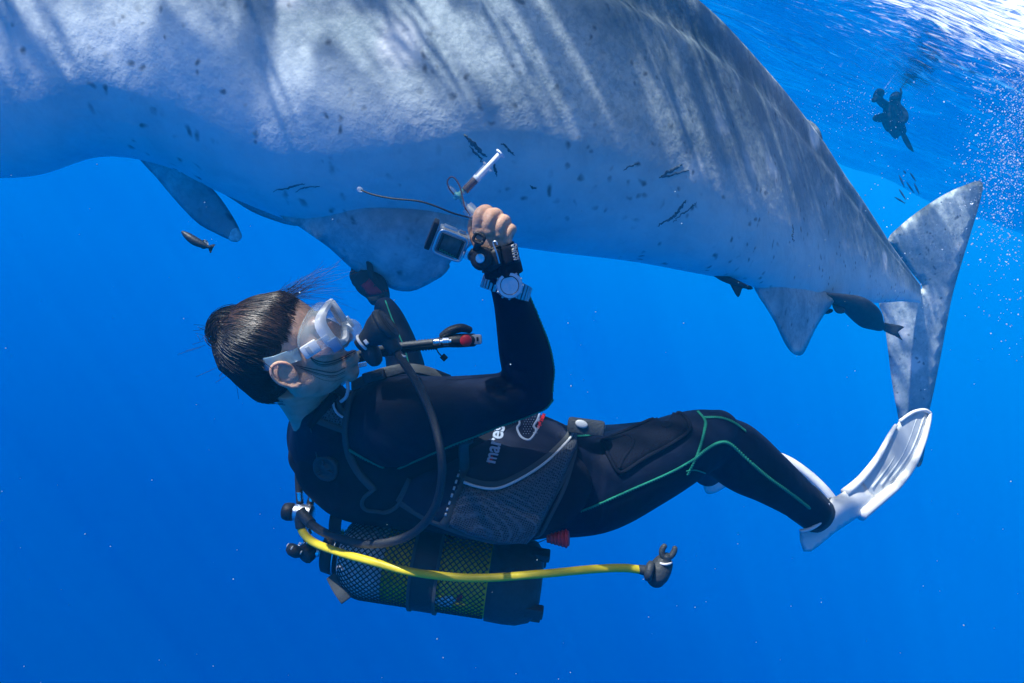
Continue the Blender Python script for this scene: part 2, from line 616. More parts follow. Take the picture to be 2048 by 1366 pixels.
HAZE = 40.0
FOAM = P(2120, 30, 6.0)
def build_surface():
    # graded grid: fine near the lens, coarse far away
    def axis():
        a = []
        x = 0.0; s = 0.16
        while x < HAZE - 1.5:
            a.append(x); x += s; s *= 1.035
        a.append(HAZE - 1.2)
        return [-q for q in reversed(a[1:])] + a
    A = axis(); n = len(A)
    vs, foam = [], []
    for y in A:
        for x in A:
            q = Vector((x, y, 0))
            z = 0.10 * math.sin(0.9 * x + 0.5 * y + 1.0) + 0.06 * math.sin(-0.7 * x + 1.9 * y) + 0.05 * (noise.noise(Vector((x * 1.1, y * 1.1, 0.3))))
            dd = math.hypot(x - FOAM.x, (y - FOAM.y))
            f = 0.30 * math.exp(-(dd / 2.4) ** 2) + 0.11 * math.exp(-(dd / 7.0) ** 2)
            vs.append(Vector((x, y, z))); foam.append(f)
    fs = [(j * n + i, j * n + i + 1, (j + 1) * n + i + 1, (j + 1) * n + i) for j in range(n - 1) for i in range(n - 1)]
    o = MB().add(vs, fs).build('water_surface', sea_surface_material())
    at = o.data.color_attributes.new('foam', 'FLOAT_COLOR', 'POINT')
    for i, f in enumerate(foam):
        at.data[i].color = (f, f, f, 1)
    tag(o, 'rippling sea surface with white churned water seen from below', kind='structure')
    return o
build_surface()

def build_haze():
    m = bpy.data.materials.new('sea_water_haze'); m.use_nodes = True
    nt = m.node_tree; n = nt.nodes; l = nt.links; n.clear()
    out = n.new('ShaderNodeOutputMaterial')
    v = n.new('ShaderNodeVolumePrincipled')
    v.inputs['Color'].default_value = (0.0, 0.42, 0.87, 1)
    v.inputs['Density'].default_value = 0.026
    v.inputs['Anisotropy'].default_value = 0.0
    l.new(v.outputs[0], out.inputs['Volume'])
    mb = MB()
    mb.box(Matrix.Translation((0, 0, -9.6)), HAZE * 2, HAZE * 2, 20.4)
    o = mb.build('haze', m, smooth=False)
    tag(o, 'blue haze of open sea water around everything', kind='stuff')
build_haze()
# ================================================================== whale shark
def shark_material(name='whale_shark_skin', dark=1.0):
    m = bpy.data.materials.new(name); m.use_nodes = True
    nt = m.node_tree; n = nt.nodes; l = nt.links
    b = n['Principled BSDF']; b.inputs['Roughness'].default_value = 0.55; b.inputs['Specular IOR Level'].default_value = 0.25
    tc = n.new('ShaderNodeTexCoord'); src = tc.outputs['Object']
    def nz(scale, detail=4, dist=0.0, rough=0.5):
        t = n.new('ShaderNodeTexNoise'); t.inputs['Scale'].default_value = scale; t.inputs['Detail'].default_value = detail
        t.inputs['Distortion'].default_value = dist; t.inputs['Roughness'].default_value = rough
        l.new(src, t.inputs['Vector']); return t.outputs['Fac']
    def rng(v, a, b_, c=0.0, d=1.0):
        r = n.new('ShaderNodeMapRange'); r.interpolation_type = 'SMOOTHSTEP'
        r.inputs['From Min'].default_value = a; r.inputs['From Max'].default_value = b_; r.inputs['To Min'].default_value = c; r.inputs['To Max'].default_value = d
        l.new(v, r.inputs['Value']); return r.outputs[0]
    def mixc(f, c1, c2):
        x = n.new('ShaderNodeMix'); x.data_type = 'RGBA'
        l.new(f, x.inputs[0])
        for i, c in ((6, c1), (7, c2)):
            if isinstance(c, tuple): x.inputs[i].default_value = (*c, 1)
            else: l.new(c, x.inputs[i])
        return x.outputs[2]
    # broad mottling of the grey skin
    base = mixc(rng(nz(2.2, 6, 0.4, 0.62), 0.32, 0.68), tuple(c * dark for c in (0.28, 0.36, 0.40)), tuple(c * dark for c in (0.64, 0.72, 0.73)))
    base = mixc(rng(nz(30, 6, 0.6, 0.75), 0.38, 0.66, 0.0, 0.5), base, tuple(c * dark for c in (0.20, 0.28, 0.32)))
    # dark back pigment plus painted shade below the ridge, blotchy at its margin
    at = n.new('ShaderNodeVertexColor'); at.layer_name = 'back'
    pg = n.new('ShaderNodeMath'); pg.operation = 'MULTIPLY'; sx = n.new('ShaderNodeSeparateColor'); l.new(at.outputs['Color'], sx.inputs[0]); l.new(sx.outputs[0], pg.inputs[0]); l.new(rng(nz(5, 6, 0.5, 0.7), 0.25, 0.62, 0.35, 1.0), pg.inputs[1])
    pb = n.new('ShaderNodeMath'); pb.operation = 'MULTIPLY'; l.new(sx.outputs[1], pb.inputs[0]); l.new(rng(nz(4, 6, 0.5, 0.7), 0.25, 0.70, 0.60, 0.95), pb.inputs[1])
    base = mixc(pb.outputs[0], base, (0.84, 0.90, 0.90))           # pale underside
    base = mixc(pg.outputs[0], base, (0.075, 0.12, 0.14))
    # pale blurred spots of a whale shark
    v = n.new('ShaderNodeTexVoronoi'); v.inputs['Scale'].default_value = 2.7; v.inputs['Randomness'].default_value = 0.8
    ds = n.new('ShaderNodeTexNoise'); ds.inputs['Scale'].default_value = 7; ds.inputs['Detail'].default_value = 3
    l.new(src, ds.inputs['Vector'])
    sc = n.new('ShaderNodeVectorMath'); sc.operation = 'MULTIPLY_ADD'; sc.inputs[1].default_value = (0.13, 0.13, 0.13)
    l.new(ds.outputs['Color'], sc.inputs[0]); l.new(src, sc.inputs[2]); l.new(sc.outputs[0], v.inputs['Vector'])
    base = mixc(rng(v.outputs['Distance'], 0.10, 0.30, 0.9, 0.0), base, (0.80, 0.81, 0.80))
    # small dark freckles and scars
    v2 = n.new('ShaderNodeTexVoronoi'); v2.inputs['Scale'].default_value = 17; v2.inputs['Randomness'].default_value = 1.0
    l.new(sc.outputs[0], v2.inputs['Vector'])
    gate = rng(nz(6, 2), 0.46, 0.60)
    fr = rng(v2.outputs['Distance'], 0.06, 0.34, 0.75, 0.0)
    mm = n.new('ShaderNodeMath'); mm.operation = 'MULTIPLY'; l.new(gate, mm.inputs[0]); l.new(fr, mm.inputs[1])
    base = mixc(mm.outputs[0], base, (0.06, 0.075, 0.09))
    l.new(base, b.inputs['Base Color'])
    bp = n.new('ShaderNodeBump'); bp.inputs['Strength'].default_value = 0.16; bp.inputs['Distance'].default_value = 0.015
    l.new(nz(48, 6, 0.2, 0.7), bp.inputs['Height'])
    bp2 = n.new('ShaderNodeBump'); bp2.inputs['Strength'].default_value = 0.25; bp2.inputs['Distance'].default_value = 0.05
    l.new(nz(7, 4), bp2.inputs['Height']); l.new(bp.outputs[0], bp2.inputs['Normal'])
    l.new(bp2.outputs[0], b.inputs['Normal'])
    return m
SKIN_SHARK = shark_material()

SHARK = empty('whale_shark', P(850, 120, 2.75), 'huge mottled grey whale shark with pale blurred spots swimming over the diver', 'whale shark')
SHARK_SEC = [  # back (T), belly (B), depth, half width
    ((-760, -160), (-760, 60), 3.25, .35), ((-690, -260), (-680, 180), 3.20, .50), ((-560, -330), (-540, 270), 3.12, .56),
    ((-350, -350), (-330, 330), 3.02, .56), ((-150, -350), (-130, 352), 2.92, .54), ((100, -330), (60, 347), 2.87, .51), ((300, -300), (200, 312), 2.84, .49),
    ((420, -275), (330, 332), 2.82, .48), ((540, -245), (450, 388), 2.82, .47), ((700, -200), (610, 448), 2.80, .46),
    ((850, -150), (770, 470), 2.80, .46), ((1000, -100), (930, 478), 2.85, .46), ((1130, -60), (1100, 499), 2.97, .46),
    ((1260, -15), (1280, 524), 3.15, .46), ((1390, 48), (1440, 557), 3.4, .45), ((1500, 130), (1560, 588), 3.8, .43),
    ((1600, 235), (1645, 596), 4.3, .38), ((1680, 340), (1700, 600), 4.8, .32), ((1750, 440), (1760, 606), 5.3, .24), ((1800, 512), (1808, 603), 5.7, .17),
    ((1840, 570), (1842, 606), 6.05, .08)]
def shark_body():
    secs = [(*T, *B, d, w) for T, B, d, w in SHARK_SEC]
    s = spline(secs, 5)
    seg = 96
    rings = []
    k = len(s)
    for i, (tx, ty, bx, by, d, w) in enumerate(s):
        T, B = P(tx, ty, d), P(bx, by, d)
        f = i / (k - 1)
        wf = 0.42 + 0.17 * max(0.0, min(1.0, (f - 0.25) / 0.36)) - 0.08 * max(0.0, min(1.0, (f - 0.62) / 0.2))          # widest part sits low on the flank
        c = T + (B - T) * wf; a = (T - B) / 2
        up, dn = 2 * wf, 2 * (1 - wf)
        v = (CAMLOC - c).normalized()
        b = (v - a * (v.dot(a) / a.length_squared)).normalized()
        f = i / (k - 1)
        ring = []
        for j in range(seg):
            th = 2 * math.pi * j / seg
            ct, st = math.cos(th), math.sin(th)
            bx = max(0.0, min(1.0, (f - 0.48) / 0.18)); bx = bx * bx * (3 - 2 * bx)
            e = 0.9 - 0.36 * bx if ct > 0 else 0.94
            ca = math.copysign(abs(ct) ** e, ct) * (up if ct > 0 else dn); sa = math.copysign(abs(st) ** (e if ct > 0 else 0.94), st)
            r = 1.0
            for rd, amp, wd in ((40, 0.10, 7), (64, 0.015, 6)):
                for sg in (1, -1):
                    dl = (math.degrees(th) - sg * rd + 180) % 360 - 180
                    r += amp * min(1, max(0.15, (f - 0.35) * 3)) * (math.exp(-(dl / wd) ** 2) - 0.8 * math.exp(-((dl - sg * 15) / 10) ** 2))
            q = c + a * ca * r + b * w * sa * r
            ring.append(q)
        rings.append(ring)
    mb = MB().rings(rings)
    for i, q in enumerate(mb.v):
        mb.v[i] = q + Vector((noise.noise(q * 1.7), noise.noise(q * 1.7 + Vector((9, 0, 0))), noise.noise(q * 1.7 + Vector((0, 9, 0))))) * 0.012
    return mb
SB = shark_body()
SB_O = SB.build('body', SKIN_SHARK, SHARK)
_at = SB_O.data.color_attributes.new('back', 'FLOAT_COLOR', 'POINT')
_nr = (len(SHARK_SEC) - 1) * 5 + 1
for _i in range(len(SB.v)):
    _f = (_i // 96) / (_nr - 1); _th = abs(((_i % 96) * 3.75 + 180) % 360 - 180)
    _w = max(math.exp(-((_th - 52) / 13) ** 2), math.exp(-((_th - 70) / 20) ** 2) * .8) * max(0.0, min(1.0, (_f - 0.56) / 0.12)) + .30 * math.exp(-((_th - 92) / 10) ** 2) * max(0.0, min(1.0, (0.58 - _f) / 0.1))  # back pigment and painted shade: below the tailward ridge, faint along the forward flank
    _b = max(0.0, min(1.0, (_th - 92) / 25))
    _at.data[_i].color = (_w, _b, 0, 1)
SBV = SB.bvh()

def lin(x0, d0, x1, d1, axis=0):
    def f(x, y):
        t = ((x, y)[axis] - x0) / (x1 - x0)
        return d0 + (d1 - d0) * max(-0.2, min(1.2, t))
    return f

# tail fin: tall upper lobe, long lower lobe
tail = [(1842, 568), (1815, 535), (1790, 500), (1776, 478), (1800, 452), (1840, 420), (1890, 388), (1935, 368), (1958, 362), (1966, 372), (1958, 410), (1945, 455),
        (1925, 520), (1905, 590), (1893, 650), (1880, 720), (1866, 790), (1857, 830), (1852, 880), (1846, 920), (1838, 934), (1828, 928), (1824, 905), (1812, 880), (1800, 850), (1790, 800),
        (1782, 750), (1776, 700), (1771, 660), (1766, 630), (1758, 606), (1775, 585), (1815, 578), (1840, 580)]
slab(tail, lambda x, y: 6.15 + 0.0006 * (y - 600) + 0.0009 * (x - 1842), 0.075, 14, 46, smooth_n=3).build('tail_fin', SKIN_SHARK, SHARK)
def anal_d(x, y):
    bd = depth_of(hit(SBV, max(1508, min(x, 1650)), min(y, 574))[0])
    t = max(0.0, min(1.0, (y - 528) / 70.0)); t = t * t * (3 - 2 * t)
    return bd + 0.16 - 0.16 * t + 0.0008 * max(0.0, y - 590)
# anal fin under the flank
slab([(1500, 540), (1510, 580), (1530, 612), (1550, 645), (1566, 680), (1580, 702), (1594, 711), (1606, 708), (1616, 690), (1630, 660), (1648, 630), (1668, 603), (1655, 590), (1630, 560), (1580, 530), (1530, 525)],
     anal_d, lambda x, y: 0.24 * max(0.3, min(1, (705 - y) / 150)), 10, 70, smooth_n=2).build('anal_fin', SKIN_SHARK, SHARK)
# small second dorsal fin on the back ridge
slab([(1580, 205), (1602, 232), (1622, 242), (1637, 256), (1645, 276), (1645, 290), (1650, 310), (1662, 330), (1640, 320), (1600, 260)], 4.55, 0.09, 6, 14, smooth_n=2).build('dorsal_fin', SKIN_SHARK, SHARK)
# pelvic fin that the diver grips: a thick fleshy lobe
pelvic = [(560, 430), (600, 380), (680, 350), (760, 345), (840, 362), (900, 392), (940, 428), (960, 455), (950, 485), (915, 510), (898, 528), (889, 548), (868, 562), (846, 574), (820, 583), (790, 580), (768, 570),
          (740, 558), (712, 543), (690, 525), (660, 497), (625, 472), (590, 448)]
def pel_d(x, y):
    def body(px, py):
        l, nn = hit(SBV, px, py)
        return depth_of(l)
    yb = min(y, 432)
    bd = body(x, yb) if x > 640 else body(max(x, 600), min(yb, 415))
    t = max(0.0, min(1.0, (y - 365) / 85.0)); t = t * t * (3 - 2 * t)
    return bd + 0.15 - 0.14 * t + 0.0011 * max(0.0, y - 435) + 0.14 * max(0.0, min(1.0, (700 - x) / 130.0)) * max(0.0, min(1.0, (480 - y) / 60.0))
PEL = slab(pelvic, pel_d, lambda x, y: 0.16 - 0.03 * max(0, min(1, (y - 430) / 130)), 10, 95, smooth_n=2, front=1.0)
PEL.build('pelvic_fin', SKIN_SHARK, SHARK)
slab([(840, 540), (898, 526), (892, 545), (872, 560), (850, 566), (830, 572)], lambda x, y: pel_d(820, 560) + .03, 0.02, 8, 14, smooth_n=2).build('fin_edge', SKIN_SHARK, SHARK)
PELV = PEL.bvh()
# pectoral fin of the far side, pale tipped; and the far pelvic fin behind the belly line
pec = [(255, 280), (282, 322), (310, 352), (340, 388), (372, 424), (400, 450), (430, 466), (455, 478), (472, 481), (481, 474), (480, 462), (472, 444), (456, 418), (440, 395), (420, 372), (380, 330), (330, 290)]
slab(pec, lambda x, y: 2.95 + 0.0004 * (y - 300), 0.09, 10, 34, smooth_n=2).build('pectoral_fin', SKIN_SHARK, SHARK)
slab([(452, 462), (466, 452), (478, 458), (484, 474), (474, 484), (458, 480)], lambda x, y: 2.95 + 0.0004 * (y - 300), 0.085, 5, 12, smooth_n=2).build('pale_fin_tip', mat('pale_fin_tip', (0.70, 0.78, 0.76), 0.6, var=0.2, vscale=60), SHARK)
slab([(430, 372), (470, 402), (505, 424), (545, 440), (590, 452), (620, 440), (540, 400)], 3.0, 0.06, 10, 20, smooth_n=2).build('pelvic_fin', SKIN_SHARK, SHARK)

# ---- old scars and scratches on the flank
SCAR = mat('scar_tissue', (0.10, 0.14, 0.17), 0.7, var=0.6, vscale=90)
_r = random.Random(21)
def scar(path, w, name='scar'):
    q = spline(path, 7)
    A, N = [], []
    for x, y in q:
        l, nn = hit(SBV, x + _r.gauss(0, 1.1), y + _r.gauss(0, 1.1))
        A.append(l + nn * .0004); N.append(nn)
    k = len(A)
    MB().ribbon(A, N, [M(w, 2.5) * (0.15 + math.sin(math.pi * (i + .5) / k)) * _r.uniform(.5, 1.2) for i in range(k)], .0012).build(name, SCAR, SHARK)
for path, w in (([(928, 268), (942, 284), (958, 300), (972, 314)], 8), ([(940, 292), (955, 310), (968, 328)], 4), ([(985, 318), (990, 335), (993, 352)], 5), ([(1002, 286), (1016, 298), (1030, 312)], 4),
                ([(1318, 356), (1334, 346), (1352, 338), (1362, 330)], 7), ([(1322, 354), (1345, 350), (1378, 340)], 5), ([(1314, 452), (1336, 440), (1352, 428), (1366, 408), (1372, 402)], 7), ([(1345, 445), (1362, 430), (1384, 414), (1392, 405)], 3),
                ([(1246, 340), (1262, 332), (1280, 326)], 3), ([(1584, 448), (1587, 460), (1585, 472), (1588, 484)], 5), ([(548, 382), (580, 374), (612, 368)], 3), ([(590, 384), (612, 376), (640, 372)], 2.5), ([(1060, 372), (1068, 376), (1072, 378)], 4)):
    scar(path, w)
# ================================================================== diver: body, wetsuit, hair
SKIN = mat('skin', (0.72, 0.44, 0.31), 0.48, var=0.16, vscale=55, bump=0.18, bscale=320, sss=0.25, col2=(0.60, 0.33, 0.22))
LIP = mat('lip', (0.45, 0.17, 0.15), 0.4)
NEOPRENE = mat('black_neoprene', (0.003, 0.007, 0.022), 0.60, var=0.35, vscale=9, bump=0.30, bscale=26, spec=0.14, weave=0.25, wscale=900)
GREEN = mat('green_stitching', (0.02, 0.42, 0.26), 0.6, bump=0.8, bscale=600)
HAIRM = mat('dark_hair', (0.016, 0.011, 0.009), 0.34, var=0.5, vscale=60, bump=0.9, bscale=240, spec=0.6)
STRANDM = mat('hair_strand', (0.014, 0.010, 0.008), 0.42, spec=0.45)
BROWNSTRAND = mat('brown_hair_strand', (0.09, 0.045, 0.025), 0.35, spec=0.6)
GLOVE = mat('grey_glove_fabric', (0.030, 0.036, 0.045), 0.85, bump=0.5, bscale=300)
REDGLOVE = mat('red_glove_fabric', (0.36, 0.02, 0.05), 0.8, bump=0.4, bscale=300)

DIVER = empty('person', P(1010, 1000, 1.70), 'diver with tied dark hair in black wetsuit with green seams, reclining under whale shark', 'person')

# ---- head frame: x towards her right side, y forward out of the face, z to the crown
HF = D(0.87, 0.48, 0.08).normalized()
HU = D(-0.44, 0.80, 0.28); HU = (HU - HF * HU.dot(HF)).normalized()
HL = HF.cross(HU)
HC = P(583, 698, 1.42)
HEAD = Matrix(((HL.x, HF.x, HU.x, HC.x), (HL.y, HF.y, HU.y, HC.y), (HL.z, HF.z, HU.z, HC.z), (0, 0, 0, 1)))
def hp(x, y, z):
    return HEAD @ Vector((x, y, z))
HROT = HEAD.to_3x3()

def head_mesh():
    m = MB()
    def b(x, y, z, rx, ry, rz, sub=3):
        m.ball(hp(x, y, z), (rx, ry, rz), HROT, sub)
    b(0, -.012, .030, .074, .095, .086)
    b(0, .030, -.028, .062, .062, .086)
    b(0, .022, -.072, .054, .058, .045)
    b(0, .072, -.098, .026, .022, .022)
    b(0, .060, -.078, .038, .036, .030)
    for s in (1, -1):
        b(s * .040, .052, -.026, .028, .032, .030)
        b(s * .048, .000, -.060, .018, .036, .034)
        b(s * .026, .081, .026, .026, .014, .011)
        b(s * .012, .100, -.042, .009, .011, .008)
    b(0, .096, -.018, .010, .016, .030)
    b(0, .108, -.036, .012, .014, .011)
    b(0, .094, -.071, .025, .015, .008)
    b(0, .092, -.084, .022, .014, .009)
    # neck down into the collar
    n0, n1 = hp(0, -.028, -.045), P(640, 842, 1.60)
    m.tube([n0 + (n1 - n0) * t for t in (0, .25, .5, .75, 1.0, 1.25)], [.060, .056, .055, .056, .062, .07], 24)
    m.tube([hp(.045, -.012, -.055), P(668, 800, 1.53), P(690, 808, 1.57)], [.014, .016, .012], 10)      # neck muscle
    r = remesh(m, 'head', 0.0034, 7, 0.5)
    # right ear and left ear: shell, rim, lobe
    for s in (1, -1):
        e = MB()
        def ep(y, z, x=0.0):
            return hp(s * (.078 + x), .000 + y * .90, -.026 + z * .90)
        rim = spline([(.012, .004, .006), (.010, .022, .012), (-.004, .034, .017), (-.019, .031, .021), (-.026, .014, .022), (-.023, -.006, .020), (-.012, -.022, .014), (.000, -.032, .009), (.008, -.028, .006)], 5)
        e.tube([ep(a, b_, c) for a, b_, c in rim], [.0042 if i < len(rim) * .75 else .006 for i in range(len(rim))], 8)
        anti = spline([(-.004, .020, .013), (-.013, .012, .016), (-.013, -.004, .015), (-.005, -.014, .012)], 5)
        e.tube([ep(a, b_, c) for a, b_, c in anti], .0038, 8)
        e.ball(ep(-.007, .000, .008), (.008, .021, .031), HROT, 3)
        e.ball(ep(.001, -.029, .009), (.0055, .008, .009), HROT, 2)
        e.ball(ep(.010, -.004, .008), (.005, .005, .006), HROT, 2)
        er = remesh(e, 'ear', 0.0020, 4, 0.5)
        r.add(er.v, er.f)
    return r

def arm_secs():
    up = [(735, 850, 1.57, 78, .075), (790, 842, 1.50, 92, .085), (850, 832, 1.47, 82, .078), (910, 820, 1.44, 70, .068), (985, 802, 1.41, 56, .060), (1045, 788, 1.395, 47, .054), (1066, 782, 1.39, 42, .052)]
    fo = [(1068, 788, 1.39, 36, .050), (1060, 755, 1.385, 50, .053), (1052, 712, 1.365, 54, .052), (1040, 662, 1.34, 48, .047), (1026, 612, 1.31, 39, .041), (1012, 570, 1.285, 33, .036), (1004, 535, 1.268, 31, .033)]
    return up, fo
def leg_secs():
    th = [(1100, 962, 1.70, 112, .125), (1190, 965, 1.69, 100, .115), (1290, 930, 1.68, 83, .098), (1370, 893, 1.69, 70, .084), (1418, 874, 1.71, 58, .074), (1436, 868, 1.72, 46, .066)]
    sh = [(1428, 866, 1.72, 44, .066), (1452, 893, 1.74, 63, .070), (1492, 925, 1.77, 64, .068), (1540, 957, 1.80, 53, .060), (1588, 992, 1.85, 43, .050), (1622, 1020, 1.88, 37, .044), (1634, 1030, 1.89, 35, .042)]
    return th, sh
FAR_ARM = [(745, 815, 1.86, 58, .062), (800, 790, 1.95, 46, .058), (812, 745, 2.02, 40, .054), (800, 690, 2.10, 34, .050), (782, 640, 2.18, 28, .044), (768, 612, 2.24, 22, .034)]
FAR_TH = [(1110, 945, 1.88, 95, .11), (1230, 930, 1.93, 82, .10), (1340, 900, 2.00, 64, .085), (1425, 875, 2.05, 50, .072)]
FAR_SH = [(1420, 875, 2.06, 46, .066), (1424, 905, 2.16, 44, .064), (1420, 930, 2.27, 36, .052), (1412, 948, 2.36, 28, .044)]
TORSO = [(632, 840, 1.60, 50, .075), (668, 878, 1.66, 98, .150), (740, 900, 1.70, 122, .175), (850, 918, 1.70, 124, .172), (980, 940, 1.70, 112, .160), (1090, 955, 1.70, 108, .160), (1140, 960, 1.71, 100, .145)]
def thin(secs, k):
    return [(a, b, c, d * k, e * k) for a, b, c, d, e in secs]

def hand_mesh():
    m = MB()
    m.loft([(1004, 540, 1.268, 28, .026), (998, 512, 1.256, 33, .025), (988, 490, 1.248, 39, .022), (984, 468, 1.243, 38, .020), (983, 455, 1.243, 34, .017)], 20, 5)
    def finger(pts, r):
        q = spline([(a, b, c) for a, b, c in pts], 6)
        k = len(q)
        m.tube([P(*s) for s in q], [r * (1.0 + 0.09 * math.cos(i / k * 12.5)) * (1 if i < k * .7 else .92) for i in range(k)], 14)
    for pts, r in (
            ([(960, 474, 1.246), (955, 452, 1.228), (958, 431, 1.224), (970, 421, 1.238), (980, 424, 1.268), (976, 444, 1.286)], .0104),
            ([(976, 474, 1.242), (976, 452, 1.221), (981, 434, 1.220), (991, 428, 1.236), (999, 434, 1.266), (993, 452, 1.284)], .0108),
            ([(993, 478, 1.244), (997, 459, 1.224), (1002, 444, 1.226), (1010, 441, 1.244), (1013, 450, 1.270), (1004, 466, 1.284)], .0102),
            ([(1008, 486, 1.250), (1013, 473, 1.232), (1017, 460, 1.234), (1023, 459, 1.252), (1021, 468, 1.272), (1012, 480, 1.282)], .0092),
            ([(962, 494, 1.256), (950, 474, 1.258), (948, 452, 1.266), (955, 434, 1.276), (966, 426, 1.284)], .0112)):
        finger(pts, r)
    for (x, y, d) in ((958, 463, 1.228), (977, 463, 1.222), (997, 469, 1.226), (1013, 479, 1.234)):
        m.ball(P(x, y, d), (.0088, .0088, .0088), None, 2)
    return remesh(m, 'hand', 0.0022, 3, 0.5)

def diver_body():
    h = head_mesh()
    inner = MB()
    up, fo = arm_secs(); th, sh = leg_secs()
    for s in (TORSO, up, fo, th, sh, FAR_ARM, FAR_TH, FAR_SH):
        inner.loft(thin(s, 0.86), 16, 3)
    inn = remesh(inner, 'inner', 0.012, 4)
    hand = hand_mesh()
    h.add(inn.v, inn.f); h.add(hand.v, hand.f)
    return h
BODY = diver_body()
BODY.build('body', SKIN, DIVER)
BODYV = BODY.bvh()

def wetsuit():
    m = MB()
    up, fo = arm_secs(); th, sh = leg_secs()
    for s in (TORSO, up, fo, th, sh, FAR_ARM, FAR_TH, FAR_SH):
        m.loft(s, 28, 6)
    m.loft([(646, 804, 1.505, 50, .068), (652, 832, 1.56, 62, .084), (672, 872, 1.63, 95, .125)], 28, 5)        # collar
    m.ball(P(1078, 792, 1.392), (.030, .030, .046), RCAM, 3)              # elbow
    m.ball(P(1438, 856, 1.715), (.046, .046, .060), RCAM, 3)              # knee
    r = remesh(m, 'suit', 0.0085, 9, 0.5)
    # soft folds at the inside of elbow, knee and waist
    for i, q in enumerate(r.v):
        for c, ax, rad, amp in ((P(1010, 750, 1.36), D(.5, .85, 0), .09, .0060), (P(1425, 935, 1.70), D(.9, .4, 0), .10, .0055), (P(1150, 1000, 1.62), D(1, -.1, 0), .14, .0045), (P(800, 930, 1.45), D(.5, .5, 0), .14, .0045), (P(1060, 830, 1.40), D(.2, 1, 0), .08, .004), (P(1010, 600, 1.28), D(-.3, .95, 0), .06, .0025)):
            dd = (q - c).length
            if dd < rad:
                w = (1 - dd / rad) ** 1.2
                r.v[i] = q + (CAMLOC - q).normalized() * math.sin(ax.dot(q - c) * 230 + 2 * noise.noise(q * 14)) * amp * w
    return r
SUIT = wetsuit()
SUIT_O = SUIT.build('wetsuit', NEOPRENE, DIVER)
SUITV = SUIT.bvh()

def stitch(pts, name='seam', w=6.0, zig=True, bv=None, n=8):
    bv = bv or SUITV
    A, N = surf_line(bv, pts, n, 0.0006)
    d = depth_of(A[len(A) // 2])
    m = MB().ribbon(A, N, M(w * 0.62, d), 0.0016)
    if zig:                                                     # overlock stitches across the seam
        L = 0.0
        for i in range(len(A) - 1):
            seg = (A[i + 1] - A[i]); k = max(1, int(seg.length / M(4.2, d)))
            for j in range(k):
                c = A[i] + seg * (j / k); t = seg.normalized(); s = t.cross(N[i]).normalized()
                q = [c + (s * .5 + t * .2) * M(w, d), c - (s * .5 + t * .2) * M(w, d)]
                off = N[i] * 0.0016
                m.ribbon([q[0] + off, q[1] + off], [N[i], N[i]], M(1.7, d), 0.0009)
    return m.build(name, GREEN, DIVER)
stitch([(1056, 588), (1078, 640), (1097, 690), (1107, 740), (1106, 785)], w=5)
stitch([(1104, 800), (1084, 822), (1040, 838), (1000, 852), (950, 872), (900, 891), (840, 917), (783, 942)], w=6)
stitch([(700, 899), (730, 917), (783, 942)], w=9)
stitch([(1112, 1036), (1180, 1015), (1260, 980), (1340, 945), (1390, 917)], w=6)
stitch([(1390, 917), (1412, 899), (1436, 886), (1458, 887), (1490, 915), (1530, 950), (1580, 986), (1620, 1017)], w=7)
stitch([(1396, 824), (1410, 842), (1408, 862), (1400, 892), (1390, 918), (1374, 950)], w=6)
stitch([(1410, 836), (1440, 836), (1468, 846), (1492, 864)], w=6)
stitch([(1152, 874), (1176, 872), (1206, 866)], w=6)
stitch([(771, 602), (783, 635), (797, 668), (810, 700), (818, 732)], w=4, zig=False)
stitch([(1372, 942), (1390, 940), (1410, 946)], w=4, zig=False)

# ---- thigh pocket sewn on the suit
POCKET = mat('pocket_fabric', (0.004, 0.006, 0.014), 0.8, bump=0.4, bscale=400, spec=0.12)
def thigh_pocket():
    o = patch([(1202, 886), (1246, 868), (1300, 845), (1338, 827), (1362, 830), (1378, 848), (1376, 866), (1330, 895), (1290, 916), (1250, 942), (1234, 943), (1218, 915)], SUITV, 0.006, 9, 0.002, 10, rel=2).build('thigh_pocket', POCKET, DIVER)
    for path in ([(1204, 886), (1250, 866), (1300, 845), (1338, 827), (1364, 832), (1378, 850), (1374, 868), (1330, 896), (1290, 917), (1248, 944), (1234, 942), (1218, 915), (1204, 886)],
                 [(1208, 884), (1230, 880), (1256, 873), (1268, 884), (1262, 900), (1246, 920), (1238, 938)]):
        A, N = surf_line(SUITV, path, 6, 0.006)
        MB().tube(A, M(4.2, 1.6), 6).build('piping', POCKET, o)
thigh_pocket()

# ---- wrist cuff of the suit and glove of the far hand on the fin
gd = depth_of(hit(PELV, 742, 545)[0])
g = MB()
g.loft([(760, 600, gd + .0, 21, .034), (754, 584, gd, 25, .036), (744, 570, gd, 29, .034), (732, 560, gd + .01, 28, .030), (722, 552, gd + .02, 22, .026)], 18, 5)
for pts, r in (([(752, 572, gd - .03), (743, 548, gd - .038), (739, 530, gd - .036), (738, 518, gd - .028)], .0125),
               ([(722, 556, gd + .0), (710, 548, gd + .03), (709, 536, gd + .09), (722, 530, gd + .13)], .0125),
               ([(724, 566, gd + .0), (708, 559, gd + .02), (706, 546, gd + .08), (720, 540, gd + .13)], .0125),
               ([(730, 574, gd + .0), (712, 568, gd + .02), (709, 556, gd + .08), (722, 548, gd + .13)], .012),
               ([(738, 580, gd + .01), (722, 577, gd + .03), (717, 566, gd + .08), (728, 556, gd + .13)], .011)):
    q = spline(pts, 6)
    g.tube([P(*s) for s in q], r, 12)
G = remesh(g, 'glove', 0.0034, 4)
GLOVE_O = G.build('glove', GLOVE, DIVER)
GV = G.bvh()
patch([(739, 556), (733, 563), (721, 571), (729, 579), (735, 592), (758, 588), (777, 582), (760, 574), (748, 568)], GV, 0.0008, 5, 0.0006, 4).build('glove_palm', REDGLOVE, GLOVE_O)
